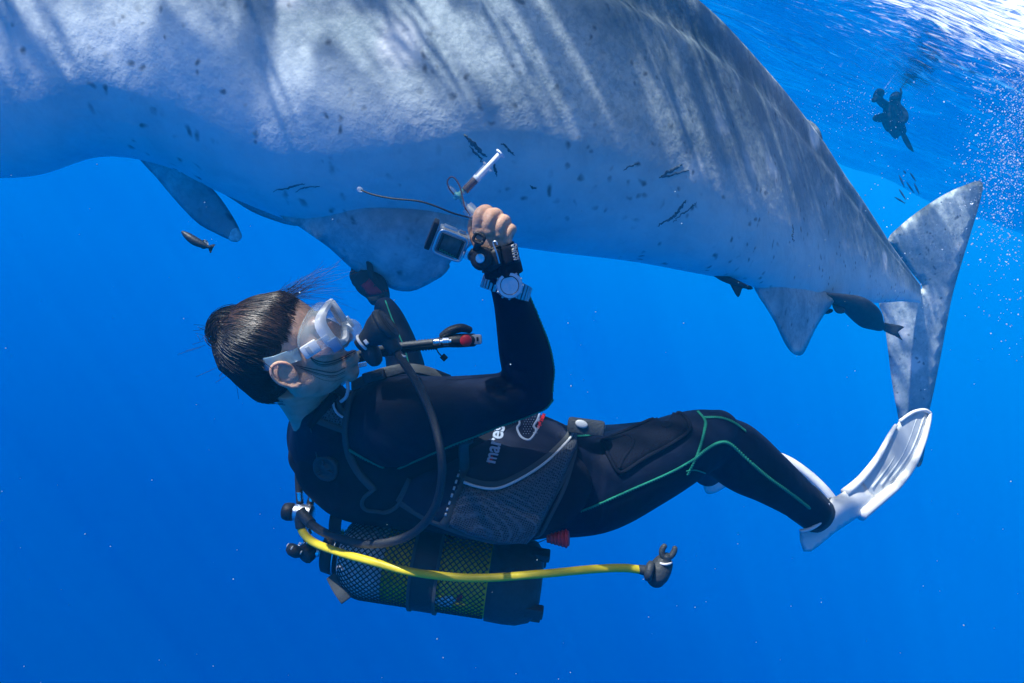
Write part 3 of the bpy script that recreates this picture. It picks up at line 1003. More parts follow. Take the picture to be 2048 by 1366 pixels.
A, N = surf_line([GV, SUITV], [(737, 599), (755, 597), (780, 588)], 6, 0.0)
MB().ribbon(A, N, M(9, gd), 0.003).build('cuff', GLOVE, GLOVE_O)

# ---- hair: swept back mass with a knot, and combed strands over it
def hair():
    m = MB()
    def b(x, y, z, rx, ry, rz):
        m.ball(hp(x, y, z), (rx, ry, rz), HROT, 3)
    b(0, -.028, .046, .083, .094, .082)
    b(0, -.062, .020, .072, .070, .078)
    b(0, -.072, .090, .046, .042, .040)
    b(0, -.096, .040, .054, .040, .060)
    b(0, -.070, -.030, .060, .050, .050)
    b(0, .010, .086, .060, .050, .030)
    for s in (1, -1):
        b(s * .052, -.034, .020, .028, .040, .040)
    r = remesh(m, 'hair', 0.006, 8, 0.5)
    HI = HEAD.inverted()
    for i, q in enumerate(r.v):
        l = HI @ q
        st = noise.noise(Vector((l.x * 26, l.y * 6, l.z * 34)))
        r.v[i] = q + (q - hp(0, -.04, .04)).normalized() * st * 0.0035
    return r
HAIR = hair()
HAIR_O = HAIR.build('hair', HAIRM, DIVER)
HAIRV = HAIR.bvh()
def strands():
    rnd = random.Random(3)
    dark, brown = MB(), MB()
    c0 = hp(0, -.045, .040)
    knot = (hp(0.0, -.105, .110) - c0).normalized()
    def lay(start_local, end_dir, lift, r, k=13, wob=.004, mbx=dark):
        s = (hp(*start_local) - c0).normalized()
        e = (end_dir + Vector((rnd.gauss(0, .10), rnd.gauss(0, .10), rnd.gauss(0, .10)))).normalized()
        ph = rnd.random() * 9
        pts = []
        for i in range(k):
            t = i / (k - 1)
            d = s.slerp(e, t)
            best = 0
            for bv in (HAIRV, BODYV):
                # outermost skin along this direction from the head's middle
                h = bv.ray_cast(c0 + d * 0.30, -d)
                if h[0] is not None:
                    best = max(best, (h[0] - c0).length)
            if best == 0: best = .1
            pts.append(c0 + d * (best + lift + .0015 * noise.noise(Vector((ph, t * 4, 0)))))
        mbx.tube(pts, [r * (0.5 + 0.5 * math.sin(math.pi * min(1, (i + 1) / (k - 1) * .9))) + .0001 for i in range(k)], 3)
    # hairline over forehead, temple, above the ear, nape
    line = [(-.05, .052, .070), (0.0, .066, .085), (.030, .060, .072), (.056, .040, .052), (.066, .026, .036), (.070, .012, .032), (.072, -.012, .034), (.074, -.036, .010), (.070, -.046, -.025), (.060, -.058, -.060), (.03, -.07, -.075)]
    for i in range(700):                                           # fine short hair along the hairline
        u = rnd.random() * 5.6
        a = int(u); f = u - a
        q = [line[a][j] * (1 - f) + line[a + 1][j] * f for j in range(3)]
        fw = rnd.gauss(.002, .006)
        lay((q[0], q[1] + fw, q[2] - fw * .3 + rnd.gauss(0, .003)), knot, .0004 + rnd.random() * .0012, .00026 + rnd.random() * .0002, mbx=brown if rnd.random() < .75 else dark)
    for i in range(1150):
        u = rnd.random() ** .8 * (len(line) - 1.001)
        a = int(u); f = u - a
        q = [line[a][j] * (1 - f) + line[a + 1][j] * f for j in range(3)]
        back = rnd.random() ** 1.6 * 0.05
        st = (q[0] + rnd.gauss(0, .004), q[1] - back + rnd.gauss(0, .005), q[2] + back * .4 + rnd.gauss(0, .004))
        near = q[1] > .02 and back < .012
        lay(st, knot, 0.0008 + rnd.random() * .0024, .00055 + rnd.random() * .0005, mbx=brown if near and rnd.random() < .6 else dark)
    # the knot: loops of hair
    kc = hp(0, -.078, .098)
    for i in range(160):
        ax = Vector((rnd.gauss(0, 1), rnd.gauss(0, 1), rnd.gauss(0, 1))).normalized()
        ax = (HL * 1.2 + ax * .5).normalized()
        a = ax.cross(HU).normalized(); b2 = ax.cross(a)
        rr = .040 + rnd.random() * .009
        o = HL * rnd.uniform(-.04, .04)
        rr2 = math.sqrt(max(1e-4, rr * rr - o.length_squared))
        p0 = rnd.random() * 6.28
        dark.tube([kc + o + (a * math.cos(p0 + j * .3) + b2 * math.sin(p0 + j * .3) * .9) * rr2 for j in range(12)], .0007, 3)
    # flyaways drifting in the water off the forehead and the crown
    for i in range(110):
        q = hp(rnd.uniform(-.05, .04), .040 + rnd.uniform(-.05, .02), .096 + rnd.uniform(-.012, .012))
        d = (HF * rnd.uniform(.7, 1.1) + HU * rnd.uniform(-.25, .22) + HL * rnd.uniform(-.45, .15)).normalized()
        L = rnd.uniform(.04, .13)
        w = Vector((rnd.gauss(0, .25), rnd.gauss(0, .25), rnd.gauss(0, .25))) - HU * rnd.uniform(.1, .5)
        ph = rnd.random() * 6
        pts = [q + d * L * t + w * L * t * t * .6 + HU * .004 * math.sin(ph + t * 7) * t for t in [j / 11 for j in range(12)]]
        (brown if i % 3 == 0 else dark).tube(pts, [.00040 * (1 - .6 * j / 11) for j in range(12)], 3)
    for i in range(70):
        q = hp(rnd.uniform(-.03, .06), -.10 + rnd.uniform(-.03, .03), rnd.uniform(-.05, .13))
        d = (q - c0).normalized()
        L = rnd.uniform(.015, .04)
        w = Vector((rnd.gauss(0, .5), rnd.gauss(0, .5), rnd.gauss(0, .5)))
        dark.tube([q + d * L * t * .5 + w * L * t for t in [j / 6 for j in range(7)]], .0004, 3)
    tag(dark.build('hair_strands', STRANDM, HAIR_O), kind='stuff')
    tag(brown.build('hairline_strands', BROWNSTRAND, HAIR_O), kind='stuff')
strands()
# long strands drawn across cheek and jaw
mb = MB()
rnd = random.Random(11)
for i in range(14):
    o = rnd.uniform(-10, 10)
    path = [(612 + o * .5, 700 + o), (628 + o * .4, 722 + o * .6), (655, 728 + o * .5), (690, 716 + o * .4), (712, 704 + o * .3)] if i % 2 else [(600 + o, 735 + o * .6), (640, 748 + o), (668, 752 + o), (690, 742 + o)]
    A, N = surf_line(BODYV, path, 5, .0008 + rnd.random() * .001)
    mb.tube(A, [.00032] * len(A), 3)
tag(mb.build('cheek_strands', STRANDM, HAIR_O), kind='stuff')
EYEW = mat('eye_white', (0.75, 0.72, 0.70), 0.2)
EYED = mat('eye_iris', (0.03, 0.018, 0.012), 0.15)
for s in (1, -1):
    e = MB().ball(hp(s * .031, .079, .004), .0125, HROT, 3).build('eye', EYEW, DIVER)
    MB().ball(hp(s * .031, .088, .004), (.006, .0042, .006), HROT, 2).build('iris', EYED, e)
# ================================================================== dive gear
RUBBER = mat('black_rubber', (0.014, 0.015, 0.017), 0.5, bump=0.15, bscale=200)
GREYRUB = mat('dark_grey_rubber', (0.035, 0.042, 0.048), 0.55, bump=0.2, bscale=160, var=0.2, vscale=40)
WEB = mat('grey_webbing', (0.070, 0.080, 0.084), 0.8, weave=0.6, wscale=1100)
VESTM = mat('vest_fabric', (0.008, 0.011, 0.020), 0.75, spec=0.15, var=0.3, vscale=12, bump=0.3, bscale=30, weave=0.25, wscale=900)
PANELM = mat('vest_panel_fabric', (0.014, 0.020, 0.042), 0.72, spec=0.2, var=0.25, vscale=16, bump=0.3, bscale=30, weave=0.3, wscale=900)
WHITE = mat('white_plastic', (0.80, 0.81, 0.82), 0.35, bump=0.08, bscale=60)
PALEGREY = mat('pale_grey_plastic', (0.50, 0.53, 0.55), 0.4)
BLUEGREY = mat('blue_grey_plastic', (0.20, 0.30, 0.45), 0.4)
REFLECT = mat('reflective_piping', (0.66, 0.69, 0.72), 0.4)
CHROME = mat('chrome', (0.80, 0.82, 0.84), 0.16, metal=1.0, bump=0.05, bscale=150)
STEEL = mat('brushed_steel', (0.62, 0.65, 0.68), 0.32, metal=1.0, bump=0.1, bscale=300)
TITAN = mat('titanium', (0.36, 0.40, 0.44), 0.38, metal=1.0, bump=0.1, bscale=300)
YELLOW = mat('yellow_hose_rubber', (0.80, 0.62, 0.02), 0.42, bump=0.08, bscale=120)
YPAINT = mat('yellow_tank_paint', (0.80, 0.58, 0.01), 0.35, var=0.12, vscale=30)
SPAINT = mat('silver_tank_paint', (0.62, 0.66, 0.70), 0.38, var=0.15, vscale=40)
RED = mat('red_plastic', (0.80, 0.02, 0.03), 0.4)
REDPRINT = mat('red_print', (0.62, 0.02, 0.03), 0.6)
WPRINT = mat('pale_print', (0.42, 0.52, 0.66), 0.6)
YPRINT = mat('yellow_print', (0.60, 0.45, 0.05), 0.6)
def clear(name, col, alpha, rough=0.15):
    return mat(name, col, rough, alpha=alpha, spec=0.6)
SILICONE = clear('clear_silicone', (0.66, 0.76, 0.78), 0.34, 0.22)
STRAPM = clear('bluish_clear_strap', (0.30, 0.50, 0.66), 0.50, 0.3)
GLASS = clear('mask_glass', (0.65, 0.75, 0.78), 0.16, 0.05)
CLEARP = clear('clear_plastic', (0.78, 0.85, 0.88), 0.26, 0.10)
def mesh_fabric():
    m = mat('black_mesh_fabric', (0.03, 0.035, 0.042), 0.5)
    nt = m.node_tree; n = nt.nodes; l = nt.links; b = n['Principled BSDF']
    tc = n.new('ShaderNodeTexCoord'); v = n.new('ShaderNodeTexVoronoi'); v.feature = 'DISTANCE_TO_EDGE'; v.inputs['Scale'].default_value = 210; v.inputs['Randomness'].default_value = 0.35
    l.new(tc.outputs['Object'], v.inputs['Vector'])
    r = n.new('ShaderNodeMapRange'); r.inputs['From Min'].default_value = 0.05; r.inputs['From Max'].default_value = 0.25
    l.new(v.outputs['Distance'], r.inputs['Value'])
    mx = n.new('ShaderNodeMix'); mx.data_type = 'RGBA'; mx.inputs[6].default_value = (0.11, 0.125, 0.14, 1); mx.inputs[7].default_value = (0.006, 0.007, 0.012, 1)
    l.new(r.outputs[0], mx.inputs[0]); l.new(mx.outputs[2], b.inputs['Base Color'])
    bp = n.new('ShaderNodeBump'); bp.invert = True; bp.inputs['Strength'].default_value = 0.8; bp.inputs['Distance'].default_value = 0.002
    l.new(r.outputs[0], bp.inputs['Height']); l.new(bp.outputs[0], b.inputs['Normal'])
    return m
MESHF = mesh_fabric()
def braid(name, col, scale):
    m = mat(name, col, 0.38, spec=0.6)
    nt = m.node_tree; n = nt.nodes; l = nt.links; b = n['Principled BSDF']
    tc = n.new('ShaderNodeTexCoord'); v = n.new('ShaderNodeTexVoronoi'); v.inputs['Scale'].default_value = scale; v.inputs['Randomness'].default_value = 0.15
    l.new(tc.outputs['Object'], v.inputs['Vector'])
    bp = n.new('ShaderNodeBump'); bp.inputs['Strength'].default_value = 0.9; bp.inputs['Distance'].default_value = 0.002
    l.new(v.outputs['Distance'], bp.inputs['Height']); l.new(bp.outputs[0], b.inputs['Normal'])
    return m
BRAID = braid('braided_black_hose', (0.022, 0.024, 0.027), 480)

# ------------------------------------------------------------------ buoyancy vest
VEST = empty('buoyancy_vest', P(900, 1000, 1.70), 'black buoyancy vest with mesh pocket and pale piping strapped round the diver', 'dive vest')
def vest_shell():
    m = MB()
    m.loft([(628, 895, 1.69, 62, .110), (655, 905, 1.69, 98, .150), (700, 912, 1.70, 124, .180), (770, 915, 1.70, 132, .190), (860, 925, 1.70, 131, .190), (980, 945, 1.70, 128, .185), (1075, 952, 1.70, 122, .172), (1118, 952, 1.70, 110, .150)], 32, 5)
    m.loft([(800, 985, 1.60, 50, .07), (880, 995, 1.57, 66, .085), (960, 1000, 1.55, 78, .085), (1035, 992, 1.55, 88, .080), (1090, 955, 1.57, 98, .070), (1112, 925, 1.59, 84, .06)], 28, 5)
    m.loft([(690, 985, 1.68, 40, .12), (760, 1000, 1.68, 50, .13), (840, 1010, 1.66, 48, .12)], 24, 5)
    r = remesh(m, 'vest', 0.008, 8, 0.5)
    for i, q in enumerate(r.v):
        r.v[i] = q + (q - P(900, 940, 1.70)).normalized() * (noise.noise(q * 9) * .006 + noise.noise(q * 24) * .0022)
    return r
VS = vest_shell()
VS.build('vest_shell', VESTM, VEST)
VV = VS.bvh()
ALL = [VV, SUITV]
def trim(pts, w, matr, name, thick=.003, bv=None, lift=.0006, n=6):
    A, N = surf_line(bv or ALL, pts, n, lift)
    d = depth_of(A[len(A) // 2])
    return MB().ribbon(A, N, M(w, d), thick).build(name, matr, VEST)
def pipe(pts, r, matr, name, bv=None, lift=.002, n=6, parent=None):
    A, N = surf_line(bv or ALL, pts, n, lift)
    d = depth_of(A[len(A) // 2])
    return MB().tube(A, M(r, d), 6).build(name, matr, parent or VEST)
# panels of the right side
patch([(818, 962), (850, 945), (900, 925), (935, 905), (930, 950), (915, 985), (893, 1046), (850, 1030), (798, 1002), (808, 985)], VV, .003, 9, .004, 8, rel=2).build('side_panel', PANELM, VEST)
patch([(940, 900), (1000, 870), (1060, 835), (1100, 826), (1128, 836), (1146, 860), (1130, 885), (1090, 925), (1040, 957), (1000, 974), (960, 974), (932, 965)], VV, .004, 9, .004, 12, rel=1, fallback=1.55).build('pocket_flap', PANELM, VEST)
def folds(x, y):
    return .005 + .006 * math.sin((x * .8 - y * .45) * .06) * math.sin((x + y) * .011) + .005 * math.sin((x * .3 + y * .9) * .045)
patch([(932, 972), (965, 982), (1000, 981), (1042, 963), (1092, 931), (1130, 894), (1146, 868), (1148, 900), (1130, 940), (1100, 1000), (1066, 1062), (1050, 1078), (1000, 1076), (940, 1062), (900, 1045), (916, 1000)], VV, .005, 8, .010, 12, rel=2, bump=folds, fallback=1.55).build('mesh_pocket', MESHF, VEST)
trim([(928, 962), (965, 971), (1000, 970), (1040, 953), (1090, 921), (1125, 888), (1142, 862)], 13, WEB, 'pocket_trim', .013)
pipe([(930, 969), (965, 979), (1000, 978), (1042, 960), (1092, 928), (1128, 893), (1143, 868)], 3.0, REFLECT, 'pale_piping', lift=.014)
trim([(940, 880), (934, 920), (918, 975), (900, 1030), (888, 1048)], 20, WEB, 'vertical_strap', .006)
# dashed stitching on the strap
A, N = surf_line(VV, [(933, 893), (927, 925), (911, 975), (893, 1028)], 9, .0065)
for i in range(0, len(A) - 1, 2):
    a, b_ = A[i], A[i] + (A[i + 1] - A[i]) * 1.05
    MB().tube([a, b_], M(2.2, 1.52), 5).build('stitch', REFLECT, VEST)
trim([(800, 1003), (850, 1034), (895, 1053), (945, 1070), (1000, 1084), (1058, 1083)], 15, WEB, 'hem', .005)
trim([(820, 958), (808, 985), (798, 1003)], 12, WEB, 'hem', .005)
trim([(1147, 868), (1149, 905), (1130, 950), (1096, 1010), (1062, 1078)], 10, WEB, 'side_strap', .004)
trim([(1146, 915), (1128, 975), (1100, 1030), (1074, 1082)], 9, WEB, 'side_strap', .004)
trim([(756, 752), (724, 772), (702, 800), (693, 838), (693, 880), (701, 915), (720, 948), (748, 978)], 15, WEB, 'armhole_trim', .006)
# shoulder mesh panel and its trims
patch([(642, 826), (662, 800), (672, 818), (688, 834), (689, 854), (662, 846), (638, 836)], ALL, .003, 6, .001, 5, rel=1).build('shoulder_mesh', MESHF, VEST)
pipe([(664, 798), (666, 815), (674, 828), (686, 834)], 2.6, REFLECT, 'pale_piping', lift=.005)
trim([(636, 840), (660, 850), (692, 861)], 13, WEB, 'shoulder_trim', .005)
trim([(674, 794), (678, 815), (690, 828)], 9, WEB, 'shoulder_trim', .005)
# dump valve disc, its cord and sleeve
l, nn = hit(ALL, 653, 935)
nn = (nn * .5 + D(-.35, -.1, .9) * .8).normalized()
mb = MB().lathe(l - nn * .008, nn, [(0, .030), (.012, .031), (.017, .028), (.018, .022), (.014, .021), (.014, .010), (.018, .009), (.018, .0)], 28)
dv = mb.build('dump_valve', GREYRUB, VEST)
for k in range(3):
    a = k * 2.1 + .6
    u = nn.cross(D(0, 1, 0)).normalized(); w = nn.cross(u)
    MB().tube([l + nn * .0075 + (u * math.cos(a) + w * math.sin(a)) * .009, l + nn * .0075 + (u * math.cos(a) + w * math.sin(a)) * .022], .0028, 6).build('spoke', GREYRUB, dv)
MB().tube([hit(ALL, 622, 850)[0] + D(-.0, 0, .012), P(628, 880, depth_of(l) - .02), l + D(-.018, .02, .01)], .0011, 5).build('valve_cord', WEB, VEST)
A, N = surf_line([BODYV, SUITV, VV], [(668, 792), (648, 818), (622, 848)], 5, .006)
MB().tube(A, M(8, 1.5), 10).build('cord_sleeve', VESTM, VEST)
# loose strap loop under the arm
pipe([(752, 974), (742, 982), (728, 994), (725, 1008), (735, 1018), (756, 1020), (772, 1022), (795, 1012), (812, 985), (820, 960)], 4.2, WEB, 'strap_loop', lift=.004)
# collar padding behind the neck
mb = MB()
mb.tube([P(601, 828, 1.60), P(598, 850, 1.63), P(602, 880, 1.66), P(614, 905, 1.67)], [.012, .020, .026, .03], 12)
mb.build('collar_pad', VESTM, VEST)
# ring and clip by the throat
mb = MB().tube([P(*q) for q in spline([(684, 768, 1.44), (693, 762, 1.43), (696, 778, 1.425), (692, 794, 1.43), (682, 803, 1.445)], 6)], M(3.6, 1.43), 8)
mb.build('bent_ring', PALEGREY, VEST)
mb = MB()
for k in range(4):
    mb.tube([P(*q) for q in spline([(696, 752 - k * 2.2, 1.45), (704, 742 - k * 2.5, 1.447), (716, 735 - k * 2.2, 1.45), (733, 731 - k * 2, 1.46)], 5)], M(1.5, 1.45), 6)
mb.tube([P(689 + 5 * math.cos(a), 757 + 5 * math.sin(a), 1.44) for a in [i * .5 for i in range(13)]], M(1.6, 1.45), 6)
mb.build('retractor_clip', CHROME, VEST)
# chest buckle and shoulder strap
mb = MB()
fx = D(.96, .27, .05)
mb.box(frame(P(748, 752, 1.475), fx, D(-.27, .96, 0)), M(46, 1.47), M(22, 1.47), .014, .005)
mb.box(frame(P(790, 741, 1.48), fx, D(-.27, .96, 0)), M(46, 1.47), M(18, 1.47), .010, .004)
bk = mb.build('buckle', GREYRUB, VEST, angle=40)
MB().box(frame(P(752, 750, 1.466), fx, D(-.27, .96, 0)), M(22, 1.47), M(10, 1.47), .006, .002).build('buckle_window', RUBBER, bk, angle=40)
mb = MB().ribbon([P(*q) for q in spline([(705, 772, 1.49), (728, 762, 1.48), (760, 748, 1.485), (810, 738, 1.50), (850, 742, 1.53), (900, 760, 1.58)], 6)], [D(0, .5, .85)] * 31, M(22, 1.5), .004)
mb.build('shoulder_strap', WEB, VEST)
# pale loop print with perforated patch
pipe([(1036, 845), (1038, 855), (1033, 862), (1040, 878), (1050, 886), (1060, 886), (1068, 876), (1071, 866), (1066, 858), (1074, 846), (1080, 828)], 2.6, WPRINT, 'pale_loop', bv=VV, lift=.009)
dots = MB()
for iy in range(9):
    for ix in range(5):
        x = 1046 + ix * 5.2 + (2.6 if iy % 2 else 0); y = 836 + iy * 4.6
        if inside([(1040, 838), (1074, 830), (1064, 868), (1055, 880), (1046, 874)], x, y):
            l, nn = hit(VV, x, y, 1.55)
            dots.ball(l + nn * .0085, .0010, None, 1)
tag(dots.build('perforations', WPRINT, VEST), kind='stuff')
# lettering, laid on the cloth
def lettering(text, origin, xdir, ydir, size, matr, name, parent, bv, lift=.0062, bold=0.0, fallback=1.55, font_shear=0.0, thick=.0008, space=1.0):
    cu = bpy.data.curves.new('t', 'FONT'); cu.body = text; cu.size = 1.0; cu.offset = bold; cu.shear = font_shear; cu.space_character = space
    o = bpy.data.objects.new('t', cu); COL.objects.link(o)
    dg = bpy.context.evaluated_depsgraph_get()
    me = o.evaluated_get(dg).to_mesh()
    vs = [v.co.copy() for v in me.vertices]; fs = [tuple(p.vertices) for p in me.polygons]
    o.evaluated_get(dg).to_mesh_clear()
    bpy.data.objects.remove(o); bpy.data.curves.remove(cu)
    fr, bk = [], []
    for v in vs:
        x = origin[0] + (xdir[0] * v.x + ydir[0] * v.y) * size; y = origin[1] + (xdir[1] * v.x + ydir[1] * v.y) * size
        l, nn = hit(bv, x, y, fallback)
        fr.append(l + nn * (lift + thick)); bk.append(l + nn * (lift - .006))
    n = len(fr)
    m = MB().add(fr + bk, fs + [tuple(n + i for i in reversed(f)) for f in fs] + skirt(fs, n))
    return m.build(name, matr, parent, smooth=False)
lettering('mares', (991, 934), (0.175, -0.78), (-0.975, -0.22), 40, WPRINT, 'lettering', VEST, VV, bold=0.02, lift=.0085)
patch([(984, 914), (977, 926), (979, 934), (983, 928), (989, 921)], VV, .0008, 3, .0085, 2, fallback=1.55).build('red_diamond', REDPRINT, VEST)
lettering('MRS plus', (1084, 833), (-0.36, 0.93), (0.93, 0.36), 8.5, REDPRINT, 'lettering', VEST, VV, bold=0.02, lift=.0085)
lettering('ready', (1074, 857), (-0.40, 0.91), (0.91, 0.40), 8.5, WPRINT, 'lettering', VEST, VV, bold=0.02, lift=.0085)
# weight pouch handle in front of the waist
mb = MB().box(frame(P(1172, 853, 1.60), D(.97, -.12, .1), D(.12, .97, 0)), M(74, 1.6), M(30, 1.6), .030, .008)
wh = mb.build('weight_handle', GREYRUB, VEST, angle=40)
MB().ball(P(1163, 848, 1.583), (M(13, 1.58), M(8, 1.58), .004), frame(Vector(), D(.95, -.3, .1), D(.3, .95, 0)).to_3x3(), 3).build('pale_button', PALEGREY, wh)
MB().ball(P(1207, 853, 1.595), (M(4, 1.6), M(7, 1.6), .008), RCAM, 2).build('pale_tip', PALEGREY, wh)
# red pull toggle on its cord
d = 1.56
ax = D(.93, .05, .18)
prof = []
for k in range(34):
    t = k / 33
    prof.append((t * M(44, d), M(8 + 10 * min(1, t * 1.15) - (3 if t > .93 else 0), d) + .0010 * math.sin(t * 38) * (1 if .1 < t < .9 else 0)))
mb = MB().lathe(P(1094, 1077, d), ax, prof + [(M(40, d), .008), (M(36, d), .004)], 20)
mb.build('pull_toggle', RED, VEST)
MB().tube([P(*q) for q in spline([(1052, 1086, d), (1070, 1087, d), (1096, 1077, d)], 5)], .0010, 5).build('pull_cord', RUBBER, VEST)

# ------------------------------------------------------------------ tank
TANK = empty('scuba_tank', P(880, 1150, 1.72), 'silver and yellow scuba tank in black net with black boot', 'scuba tank')
TA, TB = P(682, 1106, 1.72), P(1082, 1166, 1.70)
TX = (TB - TA).normalized(); TL = (TB - TA).length
TR = 0.098
def trad(h):
    if h < .075:
        u = max(0.0, h / .075)
        return .028 + (TR - .028) * math.sqrt(max(0, 1 - (1 - u) ** 2.2))
    return TR
hs = [0.0, .004, .010, .02, .03, .042, .055, .068, .075]
cut = .122
MB().lathe(TA, TX, [(h, trad(h)) for h in hs] + [(cut, TR)], 48).build('silver_shoulder', SPAINT, TANK)
MB().lathe(TA, TX, [(cut + .0004, TR - .02), (cut + .0005, TR + .0001), (TL - .12, TR + .0001), (TL - .10, TR)], 48).build('yellow_body', YPAINT, TANK)
bt = MB().lathe(TA, TX, [(TL - .125, TR + .001), (TL - .124, TR + .006), (TL - .08, TR + .0075), (TL - .05, TR + .006), (TL - .02, TR - .004), (TL - .004, TR - .022), (TL, TR - .035), (TL - .004, .01)], 40).build('boot', GREYRUB, TANK)
for ang, w in ((1.9, .03), (3.6, .028), (5.2, .03), (0.2, .03)):
    a = TX.cross(D(0, 0, 1)).normalized(); b_ = TX.cross(a)
    rd = a * math.cos(ang) + b_ * math.sin(ang)
    MB().box(frame(TB - TX * .012 + rd * (TR - .010), TX, rd), .045, .020, w, .004).build('boot_foot', GREYRUB, bt, angle=40)
mb = MB()
ax_a = TX.cross(Vector((0, 0, 1))).normalized(); ax_b = TX.cross(ax_a)
NH = 44
for s in (1, -1):
    for k in range(NH):
        pts = []
        h = .012
        while h < TL - .118:
            r = trad(h) + .0014
            th = 2 * math.pi * k / NH + s * (h - .012) / TR * 0.98
            pts.append(TA + TX * h + (ax_a * math.cos(th) + ax_b * math.sin(th)) * r)
            h += .011
        mb.tube(pts, .00155, 4)
tag(mb.build('net', RUBBER, TANK), kind='stuff')
# tank band with its trimmed edges
mb = MB().lathe(TA, TX, [(.192, TR), (.192, TR + .007), (.246, TR + .007), (.246, TR)], 48)
band = mb.build('tank_band', RUBBER, TANK, angle=40)
for h in (.186, .246):
    MB().lathe(TA, TX, [(h, TR + .002), (h, TR + .010), (h + .007, TR + .010), (h + .007, TR + .002)], 48).build('band_trim', WEB, band, angle=40)
# print under the net
TANKV = BVHTree.FromPolygons([tuple(TA + TX * h + (ax_a * math.cos(j * .131) + ax_b * math.sin(j * .131)) * TR) for h in (0.07, TL) for j in range(48)], [(j, (j + 1) % 48, 48 + (j + 1) % 48, 48 + j) for j in range(48)])
patch([(872, 1196), (905, 1190), (912, 1200), (900, 1218), (862, 1212)], TANKV, .0003, 6, .0001, 4, sink=.001).build('pale_print', SPAINT, TANK)
patch([(914, 1190), (924, 1186), (926, 1202), (912, 1206)], TANKV, .0003, 5, .0001, 3, sink=.001).build('red_print', REDPRINT, TANK)
# neck bands, plate and loose strap
for h, r0, w in ((-.040, .050, .030), (-.004, .052, .026)):
    MB().lathe(TA, TX, [(h, r0 - .006), (h + .003, r0), (h + w - .003, r0 + .004), (h + w, r0 - .004)], 32).build('neck_band', RUBBER, TANK)
MB().lathe(TA, TX, [(-.008, .030), (-.008, .057), (-.005, .058), (-.005, .03)], 32).build('steel_plate', STEEL, TANK, angle=40)
mb = MB().ribbon([P(*q) for q in spline([(664, 1150, 1.68), (674, 1170, 1.66), (684, 1186, 1.65), (694, 1200, 1.65)], 4)], [D(.1, .1, 1)] * 13, M(25, 1.66), .003)
mb.build('loose_strap', WEB, TANK)
mb = MB().ribbon([P(*q) for q in spline([(672, 1075, 1.69), (670, 1050, 1.68), (676, 1020, 1.68), (684, 1002, 1.68)], 4)], [D(-.3, 0, 1)] * 13, M(26, 1.68), .004)
mb.build('neck_strap', RUBBER, TANK)
NECKV = BVHTree.FromPolygons([tuple(TA + TX * h + (ax_a * math.cos(j * .2618) + ax_b * math.sin(j * .2618)) * .056) for h in (-.02, .05) for j in range(24)], [(j, (j + 1) % 24, 24 + (j + 1) % 24, 24 + j) for j in range(24)])
for x, y in ((685, 1066), (693, 1060)):
    patch([(x - 3, y - 3), (x + 2, y - 5), (x + 3, y + 2), (x - 2, y + 4)], NECKV, .0006, 3, .001, 2, fallback=1.67).build('yellow_mark', YPRINT, TANK)
# valve: chrome post, black wheel and ribbed knob
VX = -TX
mb = MB().lathe(TA - TX * .03, VX, [(0, .020), (.015, .020), (.016, .014), (.035, .014), (.038, .018), (.060, .018), (.062, .012), (.075, .012)], 24)
mb.build('valve', CHROME, TANK, angle=35)
kn = D(-.55, -.35, .70).normalized()
kc = P(613, 1106, 1.68)
prof = []
mb = MB()
seg = 44
rings = []
a = kn.cross(D(0, 1, 0)).normalized(); b_ = kn.cross(a)
for h, r in ((-.016, .017), (-.014, .021), (.008, .0225), (.012, .018), (.012, .004)):
    rings.append([kc + kn * h + (a * math.cos(2 * math.pi * j / seg) + b_ * math.sin(2 * math.pi * j / seg)) * (r + (.0016 if (j // 2) % 2 and r > .02 else 0)) for j in range(seg)])
mb.rings(rings)
mb.build('valve_knob', RUBBER, TANK, angle=40)
kc = P(590, 1100, 1.67)
kb = MB().lathe(kc - D(-.4, -.75, .3).normalized() * .012, D(-.4, -.75, .3), [(0, .010), (.003, .018), (.012, .021), (.022, .019), (.028, .010), (.029, .0)], 26).build('pressure_wheel', RUBBER, TANK)
for k in range(5):
    a2 = k * 1.256
    ax2 = D(-.4, -.75, .3).normalized(); u = ax2.cross(D(0, 0, 1)).normalized(); w = ax2.cross(u)
    q = kc - ax2 * .002 + (u * math.cos(a2) + w * math.sin(a2)) * .0205
    MB().ball(q, (.002, .002, .0055), frame(Vector(), u, w).to_3x3(), 2).build('grip_mark', PALEGREY, kb)
MB().lathe(P(640, 1104, 1.69), D(-.95, .25, .1), [(0, .012), (.006, .015), (.016, .015), (.020, .011), (.034, .011), (.036, .014), (.046, .014), (.05, .006)], 20).build('valve_outlet', CHROME, TANK, angle=35)

# ------------------------------------------------------------------ regulator: first stage, hoses, second stage
REG = empty('regulator', P(606, 1032, 1.69), 'chrome and black breathing regulator with braided black hose to the mouth', 'regulator')
fs_ax = D(1, -.08, .1).normalized()
MB().lathe(P(588, 1024, 1.69), fs_ax, [(0, .016), (.004, .021), (.034, .0225), (.044, .021), (.048, .015), (.05, .004)], 28).build('first_stage', STEEL, REG, angle=35)
MB().lathe(P(566, 1022, 1.69), fs_ax, [(0, .014), (.003, .019), (.012, .0215), (.024, .021), (.028, .017)], 28).build('end_cap', RUBBER, REG)
MB().lathe(P(605, 1040, 1.69), D(.25, -1, 0), [(0, .013), (.02, .013), (.022, .017), (.036, .017), (.038, .011), (.062, .011), (.064, .015), (.075, .013)], 22).build('yoke_stem', CHROME, REG, angle=35)
def hose(pts, r_px, matr, name, parent, n=8, seg=12):
    q = spline(pts, n)
    return MB().tube([P(*s) for s in q], [M(r_px, s[2]) if not callable(r_px) else r_px(i / len(q)) for i, s in enumerate(q)], seg).build(name, matr, parent)
